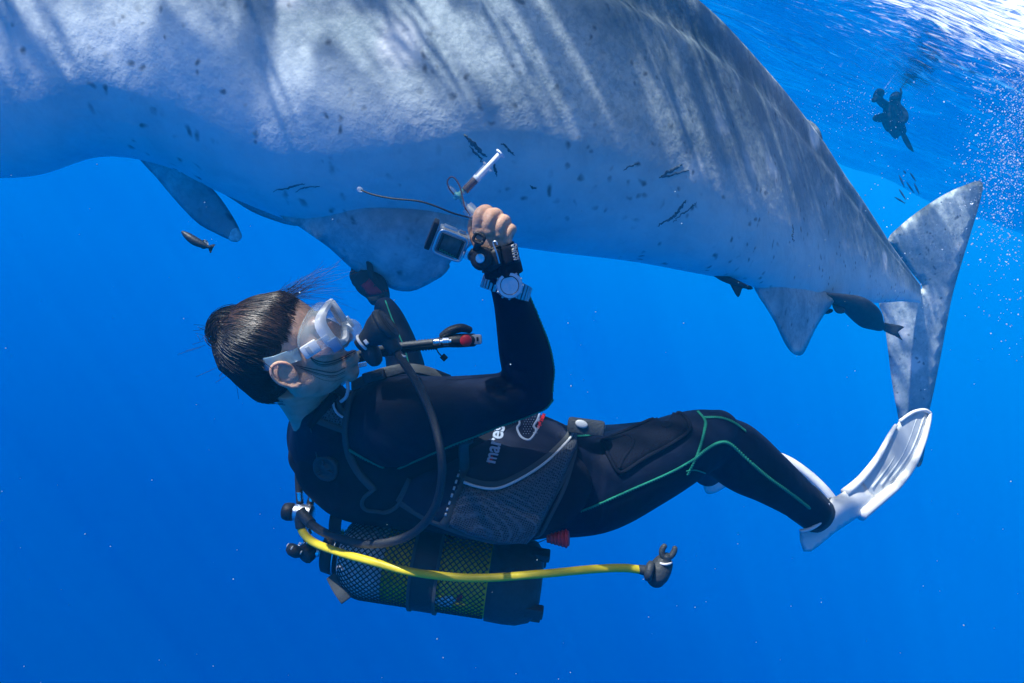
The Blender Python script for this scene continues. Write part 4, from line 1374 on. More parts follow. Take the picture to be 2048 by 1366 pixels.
MAIN = [(604, 1028, 1.665), (625, 1050, 1.64), (660, 1070, 1.60), (720, 1087, 1.54), (780, 1084, 1.47), (832, 1062, 1.42), (868, 1018, 1.37), (883, 960, 1.335), (881, 900, 1.32), (864, 832, 1.32), (834, 766, 1.335), (800, 714, 1.36), (785, 692, 1.375)]
hose(MAIN, 8.6, BRAID, 'breathing_hose', REG)
hose([(601, 1022, 1.668), (610, 1034, 1.66), (622, 1047, 1.645)], 11, GREYRUB, 'hose_sleeve', REG)
for pts in ([(600, 1008, 1.69), (597, 960, 1.70), (598, 905, 1.70), (602, 868, 1.68)], [(620, 1008, 1.70), (628, 965, 1.71), (622, 920, 1.71), (612, 885, 1.70)]):
    hose(pts, 7.2, RUBBER, 'low_pressure_hose', REG)
    x, y, d = pts[0]
    MB().lathe(P(x, y + 4, d), D(-.02 if x < 610 else .16, 1, 0), [(0, .009), (.006, .009), (.007, .007), (.030, .007), (.031, .0085), (.034, .0085)], 16).build('hose_ferrule', CHROME, REG, angle=35)
# second stage at the mouth
SX = D(.80, .58, .12).normalized()
so = P(716, 692, 1.385)
d0 = 1.385
MB().lathe(so, SX, [(0, M(12, d0)), (M(10, d0), M(14, d0)), (M(18, d0), M(17, d0)), (M(30, d0), M(21, d0)), (M(48, d0), M(31, d0)), (M(62, d0), M(35, d0)), (M(66, d0), M(34, d0))], 30).build('second_stage', GREYRUB, REG)
cv = MB().lathe(so, SX, [(M(65, d0), M(20, d0)), (M(66, d0), M(37, d0)), (M(72, d0), M(37.5, d0)), (M(78, d0), M(33, d0)), (M(81, d0), M(20, d0)), (M(82, d0), .0005)], 30).build('front_cover', GREYRUB, REG)
for k in range(3):
    MB().lathe(so, SX, [(M(77 + k * 1.6, d0), M(33 - k * 8, d0)), (M(80 + k * 1.2, d0), M(31.5 - k * 8, d0)), (M(77 + k * 1.4, d0), M(29 - k * 8, d0))], 30).build('cover_ring', RUBBER, cv)
zt = MB().tube([so + SX * M(12, d0) + (SX.cross(D(0, 0, 1)).normalized() * math.cos(a) + SX.cross(SX.cross(D(0, 0, 1))).normalized() * math.sin(a)) * M(16, d0) for a in [i * 2 * math.pi / 24 for i in range(25)]], M(3.2, d0), 8)
zt.box(frame(P(733, 684, 1.365), SX, D(0, 1, 0)), M(7, d0), M(10, d0), .008, .001)
zt.build('cable_tie', WHITE, REG)
MB().loft([(735, 685, 1.40, 14, .020), (742, 705, 1.40, 19, .026), (752, 722, 1.405, 15, .020)], 18, 5).build('exhaust_tee', GREYRUB, REG)
MB().lathe(P(764, 664, 1.375), D(.60, -.78, .16), [(0, M(15, d0)), (M(10, d0), M(18, d0)), (M(16, d0), M(18, d0)), (M(17, d0), M(15.5, d0)), (M(22, d0), M(16, d0)), (M(24, d0), M(15, d0)), (M(29, d0), M(16, d0)), (M(31, d0), M(15, d0)), (M(50, d0), M(14, d0)), (M(51, d0), M(10, d0))], 24).build('hose_sleeve', GREYRUB, REG)
hose([(795, 704, 1.36), (806, 712, 1.355), (812, 713, 1.352)], 2.2, PALEGREY, 'small_lever', REG, 4, 8)

# ------------------------------------------------------------------ inflator hose with red button
INF = empty('inflator', P(900, 686, 1.56), 'corrugated inflator hose ending in black handset with red button', 'inflator')
q = spline([(705, 716, 1.60), (740, 708, 1.58), (780, 700, 1.57), (830, 692, 1.56), (872, 688, 1.555)], 16)
MB().tube([P(*s) for s in q], [M(10.5 + (1.6 if i % 2 else -1.2), s[2]) for i, s in enumerate(q)], 14).build('corrugated_hose', GREYRUB, INF)
hose([(720, 706, 1.575), (780, 694, 1.55), (830, 688, 1.535), (868, 684, 1.53)], 6.5, GREYRUB, 'feed_hose', INF)
MB().lathe(P(866, 684.5, 1.53), D(1, .06, 0), [(0, M(6, 1.53)), (M(2, 1.53), M(7, 1.53)), (M(13, 1.53), M(7, 1.53)), (M(15, 1.53), M(5, 1.53)), (M(19, 1.53), M(5, 1.53)), (M(20, 1.53), M(8.5, 1.53)), (M(32, 1.53), M(8.5, 1.53)), (M(33, 1.53), M(5, 1.53)), (M(37, 1.53), M(5, 1.53))], 20).build('quick_coupling', CHROME, INF, angle=35)
hs_ = MB().loft([(868, 688, 1.555, 10, .014), (892, 683, 1.55, 12, .017), (920, 681, 1.548, 14, .019), (948, 680, 1.548, 13, .018)], 18, 5)
hs_.build('handset', RUBBER, INF)
MB().loft([(884, 672, 1.55, 7, .012), (900, 662, 1.545, 9, .014), (922, 656, 1.545, 9, .014), (940, 660, 1.55, 7, .012)], 14, 5).build('mouthpiece_cover', RUBBER, INF)
MB().lathe(P(932, 681, 1.535), D(.05, -.05, 1), [(0, M(11, 1.53)), (.006, M(12, 1.53)), (.009, M(10.5, 1.53)), (.0095, .0)], 24).build('red_button', RED, INF)
gb = MB().box(frame(P(953, 679, 1.54), D(1, .03, .1), D(0, 1, 0)), M(22, 1.54), M(20, 1.54), .016, .006).build('grey_button', PALEGREY, INF, angle=40)
MB().box(frame(P(955, 678, 1.531), D(1, .03, .1), D(0, 1, 0)), M(4, 1.54), M(8, 1.54), .003, .0006).build('button_slot', RUBBER, gb)
hose([(872, 694, 1.55), (876, 704, 1.55), (883, 712, 1.55)], 1.3, RUBBER, 'tag_cord', INF, 5, 6)
MB().box(frame(P(888, 715, 1.55), D(.7, .7, .1), D(-.7, .7, 0)), M(12, 1.55), M(12, 1.55), .004, .001).build('cord_tag', RUBBER, INF, angle=40)

# ------------------------------------------------------------------ spare regulator on yellow hose
OCT = empty('spare_regulator', P(1310, 1150, 1.52), 'black spare regulator trailing on bright yellow hose below the tank', 'regulator')
YH = [(601, 1048, 1.675), (607, 1066, 1.66), (630, 1086, 1.62), (680, 1105, 1.56), (740, 1122, 1.52), (830, 1145, 1.49), (950, 1156, 1.48), (1080, 1148, 1.48), (1190, 1138, 1.50), (1250, 1136, 1.515), (1283, 1140, 1.52)]
hose(YH, 8.2, YELLOW, 'yellow_hose', OCT, 9, 14)
hose([(604, 1026, 1.668), (600, 1040, 1.67), (602, 1056, 1.668)], 10.5, GREYRUB, 'hose_sleeve', OCT)
hose([(1276, 1138, 1.52), (1290, 1141, 1.52), (1306, 1145, 1.52)], lambda t: M(8.5 + 4 * t, 1.52), GREYRUB, 'hose_sleeve', OCT)
mb = MB()
mb.loft([(1330, 1122, 1.52, 18, .018), (1322, 1136, 1.52, 22, .024), (1314, 1152, 1.52, 22, .024), (1310, 1164, 1.52, 17, .018)], 20, 5)
remesh(mb, 'oct', .003, 4).build('second_stage', GREYRUB, OCT)
MB().lathe(P(1291, 1140, 1.508), D(.85, -.15, .3), [(0, M(14, 1.5)), (M(4, 1.5), M(20, 1.5)), (M(12, 1.5), M(21, 1.5)), (M(16, 1.5), M(16, 1.5))], 24).build('side_collar', GREYRUB, OCT)
MB().loft([(1330, 1128, 1.515, 11, .016), (1333, 1118, 1.515, 9, .014), (1334, 1112, 1.515, 10, .016)], 16, 4).build('mouth_tube', GREYRUB, OCT)
MB().tube([P(1331 + 12 * math.cos(a) , 1124 + 4.5 * math.sin(a), 1.515 - .018 * math.sin(a)) for a in [i * 2 * math.pi / 20 for i in range(21)]], M(2.4, 1.5), 6).build('cable_tie', WHITE, OCT)
for pts in ([(1330, 1116, 1.512, 6, .008), (1324, 1108, 1.512, 6, .008), (1325, 1098, 1.512, 6, .007), (1330, 1091, 1.512, 5, .006)], [(1334, 1116, 1.515, 6, .008), (1342, 1112, 1.515, 6, .008), (1348, 1103, 1.515, 6, .007), (1350, 1095, 1.515, 5, .006)]):
    MB().loft(pts, 12, 5).build('bite_wing', GREYRUB, OCT)

# ------------------------------------------------------------------ diving mask
MASK = empty('diving_mask', hp(0, .12, 0), 'white framed diving mask with clear skirt and strap on the diver', 'diving mask')
def mo(u, sx=1.0, sz=1.0):
    """mask outline: rounded, flat top, lower at the sides"""
    a = 2 * math.pi * u
    c, s = math.cos(a), math.sin(a)
    e = .62
    x = math.copysign(abs(c) ** e, c) * .075 * sx
    z = math.copysign(abs(s) ** e, s) * (.040 if s > 0 else .042) * sz
    if s < 0:
        z += .018 * math.exp(-(x / .022) ** 2)                   # arch over the nose
    return x, z
NU = 72
def mring(y, sx, sz, wrap=0.0, zoff=0.0):
    r = []
    for j in range(NU):
        x, z = mo(j / NU, sx, sz)
        r.append(hp(x, y - wrap * (x / .075) ** 2, z + .004 + zoff))
    return r
WR = .018
MB().rings([mring(.106, .97, .97, WR), mring(.107, 1.03, 1.03, WR), mring(.118, 1.03, 1.04, WR), mring(.122, .98, .98, WR), mring(.122, .86, .82, WR), mring(.117, .83, .79, WR), mring(.108, .83, .79, WR), mring(.106, .97, .97, WR)], (False, False)).build('mask_frame', WHITE, MASK, angle=50)
MB().rings([mring(.113, .85, .81, WR), mring(.115, .85, .81, WR)], (True, True)).build('lens', GLASS, MASK)
MB().tube([hp(0, .123, .042), hp(0, .124, .02), hp(0, .124, -.010)], .006, 10).build('nose_bridge', WHITE, MASK)
MB().ball(hp(0, .124, -.026), (.017, .022, .024), HROT, 3).build('nose_pocket', SILICONE, MASK)
rings = []
for k in range(7):
    t = k / 6
    r = []
    for j in range(NU):
        x, z = mo(j / NU, 1.0, 1.0)
        x0, y0, z0 = x * .96, .107 - WR * (x / .075) ** 2, z * .96
        a = 2 * math.pi * j / NU
        x1 = .067 * math.cos(a); z1 = .052 * math.sin(a) - .004
        y1 = .088 - 11.0 * x1 * x1 - (2.0 * z1 * z1 if z1 > 0 else 0)
        bow = math.sin(math.pi * t) * .006
        r.append(hp(x0 + (x1 - x0) * t + bow * math.cos(a), y0 + (y1 - y0) * t, z0 + (z1 - z0) * t + .004 + bow * math.sin(a)))
    rings.append(r)
MB().rings(rings, (False, False)).build('skirt', SILICONE, MASK)
MB().tube(rings[-1] + rings[-1][:1], .0022, 6).build('skirt_lip', SILICONE, MASK)
for s in (1, -1):
    bu = MB().box(frame(hp(s * .080, .060, -.006), HF * 1 + HL * s * -.25, HU), .034, .026, .012, .004).build('strap_buckle', WHITE, MASK, angle=40)
    MB().box(frame(hp(s * .0865, .058, -.006), HF * 1 + HL * s * -.25, HU), .008, .018, .003, .001).build('buckle_slot', PALEGREY, bu)
    MB().box(frame(hp(s * .077, .086, -.008), HF, HU), .034, .022, .008, .003).build('buckle_arm', CLEARP, MASK, angle=40)
    MB().box(frame(hp(s * .076, .104, -.022), HF, HU), .020, .026, .012, .003).build('frame_lug', BLUEGREY, MASK, angle=40)
pts, nrs = [], []
for k in range(41):
    a = math.pi * (k / 40)
    x = .086 * math.cos(a) * (1.0 if abs(math.cos(a)) < .8 else 1.0); y = .055 - .0 - .205 * math.sin(a) ** .8
    z = -.006 + .026 * min(1.0, math.sin(a) * 2.0)
    q = hp(x, y, z)
    b1 = None
    for bv in ((BODYV, HAIRV) if abs(math.cos(a)) > .93 else (BODYV,)):
        cdir = (q - hp(0, -.03, z)).normalized()
        h = bv.ray_cast(q + cdir * .1, -cdir)
        if h[0] is not None:
            dd = (h[0] - hp(0, -.03, z)).length
            b1 = dd if b1 is None else max(b1, dd)
    rr = (b1 or .09) + .003
    rr = max(rr, (q - hp(0, -.03, z)).length * .0 + rr)
    pts.append(hp(0, -.03, z) + (q - hp(0, -.03, z)).normalized() * rr); nrs.append((q - hp(0, -.03, z)).normalized())
pts = [pts[0]] + [pts[i] * .5 + (pts[i - 1] + pts[i + 1]) * .25 for i in range(1, len(pts) - 1)] + [pts[-1]]
MB().ribbon(pts, nrs, .026, .0022).build('strap', STRAPM, MASK)

# ------------------------------------------------------------------ camera on the wrist, wrist mount, watch
CD = 1.235
ACAM = empty('action_camera', P(898, 487, CD), 'small action camera in clear housing beside the bare fist', 'camera')
cx = D(.88, -.46, .12); cn = D(.06, -.40, .91).normalized()
cx = (cx - cn * cx.dot(cn)).normalized(); cyv = cn.cross(cx)
def cf(x, y, z):
    return P(901, 489, CD) + cx * x + cyv * y + cn * z
def cfm(x, y, z):
    return frame(cf(x, y, z), cx, cyv)
MB().box(cfm(0, 0, -.012), .050, .042, .026, .004).build('camera_body', mat('silver_camera_body', (0.55, 0.57, 0.58), 0.35, metal=0.6), ACAM, angle=40)
MB().box(cfm(0, 0, -.010), .058, .049, .032, .006).build('clear_housing', CLEARP, ACAM, angle=40)
scr = MB().box(cfm(0, -.001, .0072), .043, .034, .003, .001).build('screen', mat('camera_screen', (0.06, 0.08, 0.075), 0.12, var=0.6, vscale=60), ACAM, angle=40)
rim = [cf(x * .0265, y * .0222, .0085) for x, y in [(math.copysign(min(1, abs(math.cos(a)) ** .35), math.cos(a)), math.copysign(min(1, abs(math.sin(a)) ** .35), math.sin(a))) for a in [i * 2 * math.pi / 48 for i in range(49)]]]
MB().tube(rim, .0022, 8).build('housing_rim', STEEL, ACAM)
for s in (-1, 1):
    MB().box(cfm(s * .0175, .0, .0096), .0022, .028, .0022, .0006).build('door_rail', RUBBER, scr)
MB().box(cfm(-.036, .002, -.012), .010, .052, .034, .003).build('lens_door', RUBBER, ACAM, angle=40)
MB().box(cfm(.012, .0262, -.008), .012, .005, .012, .0015).build('shutter_button', TITAN, ACAM, angle=40)
MB().box(cfm(-.010, .0256, -.010), .024, .003, .018, .001).build('top_plate', STEEL, ACAM, angle=40)
pts = [cf(-.018 + .034 * t, -.0165 + .002 * math.sin(t * 40) + .004 * (1 - t), .0092) for t in [i / 24 for i in range(25)]]
MB().tube(pts, .0008, 5).build('green_reflection_cord', GREEN, scr)
MB().box(cfm(.036, -.010, -.012), .018, .014, .014, .003).build('housing_hinge', CLEARP, ACAM, angle=40)

MOUNT = empty('wrist_mount', P(1000, 520, 1.25), 'black wrist strap mount with silver bolt on the bare hand', 'wrist strap')
MB().loft([(1008, 548, 1.268, 39, .040), (1003, 525, 1.262, 38, .038), (996, 503, 1.256, 37, .034), (993, 494, 1.254, 36, .032)], 28, 4, round_=False).build('strap_band', VESTM, MOUNT)
mv = bvh_of(bpy.data.objects['strap_band'])
patch([(955, 497), (985, 482), (998, 480), (1004, 530), (985, 545), (958, 545), (946, 520)], mv, .008, 5, .001, 8, rel=1, fallback=1.22).build('mount_pad', RUBBER, MOUNT)
l, nn = hit(mv, 968, 516, 1.22)
dn = D(-.30, -.08, .93).normalized()
dc = P(963, 517, 1.222)
mb = MB().lathe(dc - dn * .012, dn, [(0, .021), (.012, .021), (.017, .0185), (.018, .012)], 30).build('mount_disc', RUBBER, MOUNT)
MB().lathe(dc + dn * .004, dn, [(0, .0085), (.004, .0085), (.005, .0075), (.0052, .0)], 26).build('silver_bolt', STEEL, mb, angle=40)
pts = [P(*q) for q in [(987, 485, 1.212), (993, 484, 1.210), (996, 491, 1.210)]] + []
MB().tube([P(*q) for q in spline([(999, 527, 1.214), (993, 505, 1.207), (986, 486, 1.208), (992, 483, 1.207), (995, 490, 1.207)], 5)], M(1.7, 1.2), 8).build('wire_buckle', STEEL, MOUNT)
patch([(1002, 496), (1024, 489), (1032, 525), (1010, 533)], mv, .004, 5, .001, 4, fallback=1.24).build('strap_tab', VESTM, MOUNT)
patch([(1020, 492), (1028, 491), (1034, 524), (1026, 526)], mv, .002, 4, .006, 2, fallback=1.24).build('strap_label', RUBBER, MOUNT)
lettering('SCOPRO', (1030, 521), (-0.20, -0.97), (-0.97, 0.20), 8.2, PALEGREY, 'lettering', MOUNT, mv, lift=.0095, bold=0.01, fallback=1.24)
MB().tube([cf(.044, -.010, -.012), P(948, 505, 1.232), dc - dn * .006 + D(-.012, .006, 0)], [.008, .008, .010], 12).build('hinge_arm', RUBBER, MOUNT)
kn = D(.30, .75, .55).normalized()
MB().tube([P(952, 500, 1.225), P(957, 484, 1.208)], .0062, 12).build('thumb_screw', RUBBER, MOUNT)
mb = MB()
c0 = P(958, 477, 1.200)
ku, kw = D(.86, -.5, .1).normalized(), D(.45, .80, .2).normalized()
ring = [c0 + ku * .0088 * x + kw * .0075 * y for x, y in [(math.copysign(abs(math.cos(a)) ** .5, math.cos(a)), math.copysign(abs(math.sin(a)) ** .5, math.sin(a))) for a in [i * 2 * math.pi / 24 for i in range(25)]]]
mb.tube(ring, .0030, 8)
mb.build('screw_head', RUBBER, MOUNT)

WATCH = empty('wrist_watch', P(1018, 572, 1.26), 'silver diving watch with round white dial over the wetsuit cuff', 'watch')
wn_ = D(.12, -.05, .98).normalized()
wc = P(1019, 571, 1.235)
wb = MB().lathe(wc - wn_ * .010, wn_, [(0, .021), (.006, .0235), (.010, .0235), (.0135, .0220), (.0138, .0170), (.0118, .0165)], 48)
for k in range(12):
    a = k * math.pi / 6
    u = wn_.cross(D(0, 1, 0)).normalized(); w = wn_.cross(u)
    wb.ball(wc + (u * math.cos(a) + w * math.sin(a)) * .0236 - wn_ * .001, .0024, None, 1)
wb.build('bezel', STEEL, WATCH, angle=35)
MB().lathe(wc - wn_ * .009, wn_, [(0, .0172), (.0105, .0172), (.0115, .0160), (.0102, .0150)], 40).build('inner_ring', RUBBER, WATCH, angle=35)
dial = MB().lathe(wc - wn_ * .004, wn_, [(0, .0158), (.004, .0158), (.0042, .0)], 40).build('dial', mat('white_watch_dial', (0.75, 0.77, 0.80), 0.3), WATCH)
MB().lathe(wc - wn_ * .004, wn_, [(.0041, .0158), (.0048, .0156), (.0048, .0125), (.0043, .0122)], 40).build('chapter_ring', BLUEGREY, dial, angle=35)
wu = D(.95, -.3, 0); wu = (wu - wn_ * wu.dot(wn_)).normalized(); ww = wn_.cross(wu)
for x, y, sx, sy in ((-.004, .0, .0035, .006), (.002, .0, .0035, .006), (.006, -.003, .0025, .004)):
    fr_ = frame(wc + wu * x + ww * y + wn_ * .0004, wu, ww)
    for e in ((0, sy / 2, sx, .0006), (0, -sy / 2, sx, .0006), (sx / 2, 0, .0006, sy), (-sx / 2, 0, .0006, sy)):
        MB().box(fr_ @ Matrix.Translation((e[0], e[1], 0)), e[2], e[3], .0004).build('dial_mark', BLUEGREY, dial, smooth=False)
bv_w = [SUITV]
for s, nlk in ((-1, 7), (1, 5)):
    for k in range(nlk):
        t = .020 + k * .0072
        ang = t / .038
        ctr = P(1012, 576, 1.297)
        dirv = (D(.93, -.28, 0) * s).normalized()
        r0 = .0455
        pos = ctr + dirv * math.sin(ang) * r0 * .98 + wn_ * math.cos(ang) * r0
        nrm = (dirv * math.sin(ang) + wn_ * math.cos(ang)).normalized()
        wd = .030 - .0012 * k
        side = dirv.cross(nrm)
        MB().box(frame(pos, (dirv - nrm * dirv.dot(nrm)), side), .0064, wd, .004, .001).build('band_link', TITAN, WATCH, angle=40)
# ------------------------------------------------------------------ syringe set
SY = empty('syringe', P(935, 375, 1.24), 'blood sampling syringe set with teal valve held in the bare fist', 'syringe')
TEAL = mat('teal_plastic', (0.25, 0.72, 0.68), 0.35, alpha=0.85)
MILK = mat('milky_plastic', (0.84, 0.87, 0.90), 0.3)
BLOOD = mat('dark_blood', (0.045, 0.004, 0.008), 0.3)
sd = 1.24
s0, s1, s2, s3 = P(928, 383, sd), P(952, 354, sd), P(975, 334, sd), P(997, 307, sd)
sa = (s2 - s0).normalized()
Lb = (s2 - s0).length
MB().lathe(s0, sa, [(0, M(5, sd)), (.002, M(8.6, sd)), (Lb - .002, M(8.6, sd)), (Lb - .001, M(13, sd)), (Lb + .002, M(13, sd)), (Lb + .0025, M(8, sd))], 22).build('barrel', clear('clear_barrel', (0.8, 0.86, 0.9), 0.14, 0.1), SY, angle=40)
MB().lathe(s0 + sa * .002, sa, [(0, M(7.6, sd)), (Lb * .44, M(7.6, sd))], 20).build('blood', BLOOD, SY, angle=40)
MB().lathe(s0 + sa * (Lb * .44 + .003), sa, [(0, M(7.6, sd)), (.005, M(7.8, sd)), (.006, M(5.0, sd)), (Lb * .55, M(5.0, sd)), (Lb * .56 + .028, M(5.5, sd)), (Lb * .56 + .0285, M(11, sd)), (Lb * .56 + .031, M(11, sd)), (Lb * .56 + .0312, M(1, sd))], 20).build('plunger', MILK, SY, angle=40)
MB().lathe(s0, -sa, [(0, M(4.5, sd)), (.004, M(4.5, sd)), (.005, M(3, sd)), (.013, M(2.6, sd))], 14).build('nozzle', CLEARP, SY)
vc = P(917, 391, sd)
mb = MB()
mb.tube([P(909, 398, sd), P(927, 380, sd)], M(4.2, sd), 10)
mb.tube([vc, P(927, 408, sd)], M(3.6, sd), 10)
mb.ball(vc, M(7.5, sd), None, 2)
mb.tube([P(910, 386, sd - .006), P(922, 396, sd - .006)], M(3.4, sd), 8)
mb.build('stopcock', TEAL, SY)
MB().lathe(P(925, 405, sd), D(.72, -.69, .05), [(0, M(4, sd)), (.004, M(5, sd)), (.010, M(5.5, sd)), (.012, M(13, sd)), (.014, M(13, sd)), (.046, M(13, sd)), (.047, M(11, sd))], 24).build('needle_holder', CLEARP, SY, angle=40)
MB().lathe(P(934, 412, sd), D(.72, -.69, .05), [(0, M(5, sd)), (.030, M(5, sd))], 16).build('holder_core', PALEGREY, SY)
MB().lathe(P(897, 374, sd), D(.72, -.69, 0), [(0, M(4.5, sd)), (.008, M(5.5, sd)), (.018, M(5.5, sd)), (.02, M(3, sd))], 14).build('tube_connector', CLEARP, SY)
hose([(909, 390, sd - .004), (898, 376, sd - .006), (895, 362, sd - .006), (902, 354, sd - .006), (911, 358, sd - .008), (920, 374, sd - .012), (925, 395, sd - .014), (930, 415, sd - .014), (940, 430, sd - .006)], 1.5, mat('thin_tubing', (0.16, 0.09, 0.10), 0.25), 'tubing', SY, 8, 8)
NEED = empty('sampling_catheter', P(830, 400, 1.26), 'thin black catheter line with clear hub lying across the gripped fin', 'catheter')
hose([(722, 380, 1.255), (745, 389, 1.25), (785, 397, 1.245), (835, 402, 1.24), (870, 412, 1.24), (905, 426, 1.24), (938, 435, 1.245), (952, 438, 1.26)], 1.7, RUBBER, 'catheter_line', NEED, 8, 8)
MB().lathe(P(715, 377, 1.256), D(.9, -.35, 0), [(0, M(3.5, 1.25)), (.003, M(5, 1.25)), (.009, M(4.5, 1.25)), (.010, M(2, 1.25))], 14).build('hub', CLEARP, NEED)

# ------------------------------------------------------------------ swim fins
FINW = mat('white_fin_rubber', (0.82, 0.83, 0.83), 0.45, bump=0.1, bscale=40, var=0.04, vscale=10)
BLADE = mat('pale_fin_blade', (0.70, 0.74, 0.75), 0.45, var=0.12, vscale=8)
BOOT = mat('neoprene_sock', (0.035, 0.045, 0.05), 0.7, bump=0.3, bscale=60)
FIN = empty('swim_fin', P(1640, 1080, 1.92), 'white swim fin pointing upward on the raised foot beside the shark tail', 'swim fin')
MB().loft([(1604, 1004, 1.87, 41, .047), (1630, 1026, 1.90, 38, .046), (1640, 1034, 1.905, 36, .044)], 24, 5).build('sock', BOOT, DIVER)
fin_d = lambda x, y: 1.90 + 0.0011 * max(0, (x - 1640)) + .0002 * max(0, 1000 - y)
pocket = [(1607, 1103), (1600, 1082), (1599, 1062), (1618, 1056), (1640, 1042), (1652, 1024), (1656, 1008), (1646, 997), (1672, 993), (1700, 975), (1722, 957), (1740, 985), (1760, 1000), (1715, 1035), (1670, 1065), (1640, 1090), (1622, 1103)]
slab(pocket, fin_d, .115, 8, 22).build('foot_pocket', FINW, FIN)
blade = [(1690, 985), (1722, 957), (1755, 915), (1780, 870), (1800, 840), (1825, 823), (1850, 818), (1861, 824), (1857, 848), (1845, 885), (1825, 930), (1795, 970), (1760, 1000), (1730, 1022)]
slab(blade, lambda x, y: fin_d(x, y) + .004, .016, 9, 8, smooth_n=2).build('blade', BLADE, FIN)
def rail(pts, r0, r1, name, parent, k=6, matr=None):
    q = spline(pts, k)
    n_ = len(q)
    MB().tube([P(x, y, fin_d(x, y) + (.006 if matr else 0)) for x, y in q], [M(r0 + (r1 - r0) * i / (n_ - 1), 2.0) for i in range(n_)], 10).build(name, matr or FINW, parent)
rail([(1690, 985), (1722, 957), (1755, 915), (1780, 870), (1792, 850)], 9, 3.5, 'side_rail', FIN)
rail([(1720, 1030), (1760, 998), (1795, 968), (1825, 928), (1845, 884), (1856, 848), (1860, 826)], 13, 4, 'side_rail', FIN)
rail([(1800, 842), (1825, 825), (1848, 820), (1860, 826)], 3.5, 4, 'tip_rim', FIN)
for a, b_ in (((1742, 975), (1812, 850)), ((1760, 970), (1832, 838)), ((1778, 962), (1848, 832))):
    rail([a, ((a[0] + b_[0]) / 2 + 8, (a[1] + b_[1]) / 2 + 4), b_], 4.5, 2.0, 'blade_rib', FIN, matr=BLADE)
A = [P(x, y, fin_d(x, y) - .05) for x, y in spline([(1600, 1062), (1622, 1057), (1642, 1043), (1654, 1022), (1656, 1006)], 5)]
MB().tube(A, M(3.5, 1.9), 8).build('pocket_lip', FINW, FIN)
FIN2 = empty('swim_fin', P(1430, 965, 2.36), 'white swim fin on the hidden foot behind the bent knee', 'swim fin')
slab([(1408, 952), (1424, 948), (1440, 938), (1470, 940), (1480, 962), (1455, 972), (1432, 985), (1414, 988), (1407, 972)], 2.36, .09, 7, 16, smooth_n=2).build('foot_pocket', FINW, FIN2)
f2 = lambda x, y: 2.36 - .0004 * (x - 1440)
slab([(1450, 945), (1500, 918), (1545, 912), (1575, 922), (1615, 948), (1645, 975), (1664, 998), (1655, 1004), (1625, 990), (1580, 975), (1520, 968), (1465, 968)], f2, .016, 10, 10, smooth_n=2).build('blade', BLADE, FIN2)
q = spline([(1450, 945), (1500, 917), (1545, 911), (1578, 922), (1616, 948), (1646, 976), (1664, 998)], 6)
MB().tube([P(x, y, f2(x, y)) for x, y in q], M(9, 2.3), 10).build('side_rail', FINW, FIN2)
# ================================================================== other life: remoras, far swimmer, fish, bubbles
REMORA = mat('remora_skin', (0.016, 0.022, 0.030), 0.5, var=0.4, vscale=30, bump=0.2, bscale=80)
REMFIN = mat('pale_remora_fin', (0.40, 0.45, 0.46), 0.5)
def remora(name, label, body, fins, tail, group='remoras'):
    m = empty(name, P(*body[len(body) // 2][:3]), label, 'fish', group)
    MB().loft(body, 20, 6).build('body', REMORA, m)
    for o, d, mt in fins:
        slab(o, d, .012, 4, 6, smooth_n=2).build('fin', mt, m)
    slab(tail[0], tail[1], .010, 4, 5, smooth_n=2).build('tail_fin', REMORA, m)
remora('remora', 'slender dark remora swimming alone below the pale tipped shark fin',
       [(365, 464, 2.6, 3, .006), (374, 471, 2.6, 7, .014), (388, 481, 2.6, 9, .018), (402, 488, 2.6, 7.5, .015), (414, 493, 2.6, 4, .008), (420, 495, 2.6, 2.5, .005)],
       [([(396, 488), (402, 496), (408, 498), (415, 495), (408, 489)], 2.6, REMORA), ([(404, 482), (409, 479), (415, 482), (417, 491), (410, 488)], 2.6, REMFIN)],
       ([(417, 493), (424, 489), (431, 489), (426, 496), (422, 506), (419, 504)], 2.6))
remora('remora', 'small dark remora under the belly, ahead of the anal fin',
       [(1428, 549, 3.35, 3, .008), (1445, 556, 3.35, 6, .016), (1462, 562, 3.35, 7, .018), (1480, 569, 3.36, 6, .015), (1494, 574, 3.37, 4, .01)],
       [([(1460, 562), (1466, 580), (1475, 594), (1480, 590), (1484, 578), (1490, 570)], 3.35, REMORA)],
       ([(1490, 570), (1502, 572), (1506, 578), (1494, 579)], 3.37))
remora('remora', 'large dark remora with frayed pale tail between anal fin and shark tail',
       [(1620, 585, 4.20, 3, .01), (1650, 592, 4.22, 7, .024), (1685, 602, 4.28, 15, .042), (1715, 616, 4.34, 24, .050), (1740, 636, 4.38, 24, .046), (1757, 650, 4.40, 13, .026), (1766, 654, 4.42, 8, .014)],
       [([(1664, 606), (1678, 612), (1690, 618), (1688, 626), (1676, 627), (1668, 620)], 4.25, REMORA), ([(1645, 626), (1660, 617), (1667, 622), (1656, 628)], 4.3, REMORA)],
       ([(1760, 646), (1785, 648), (1809, 654), (1796, 664), (1806, 681), (1790, 672), (1768, 662)], 4.44))

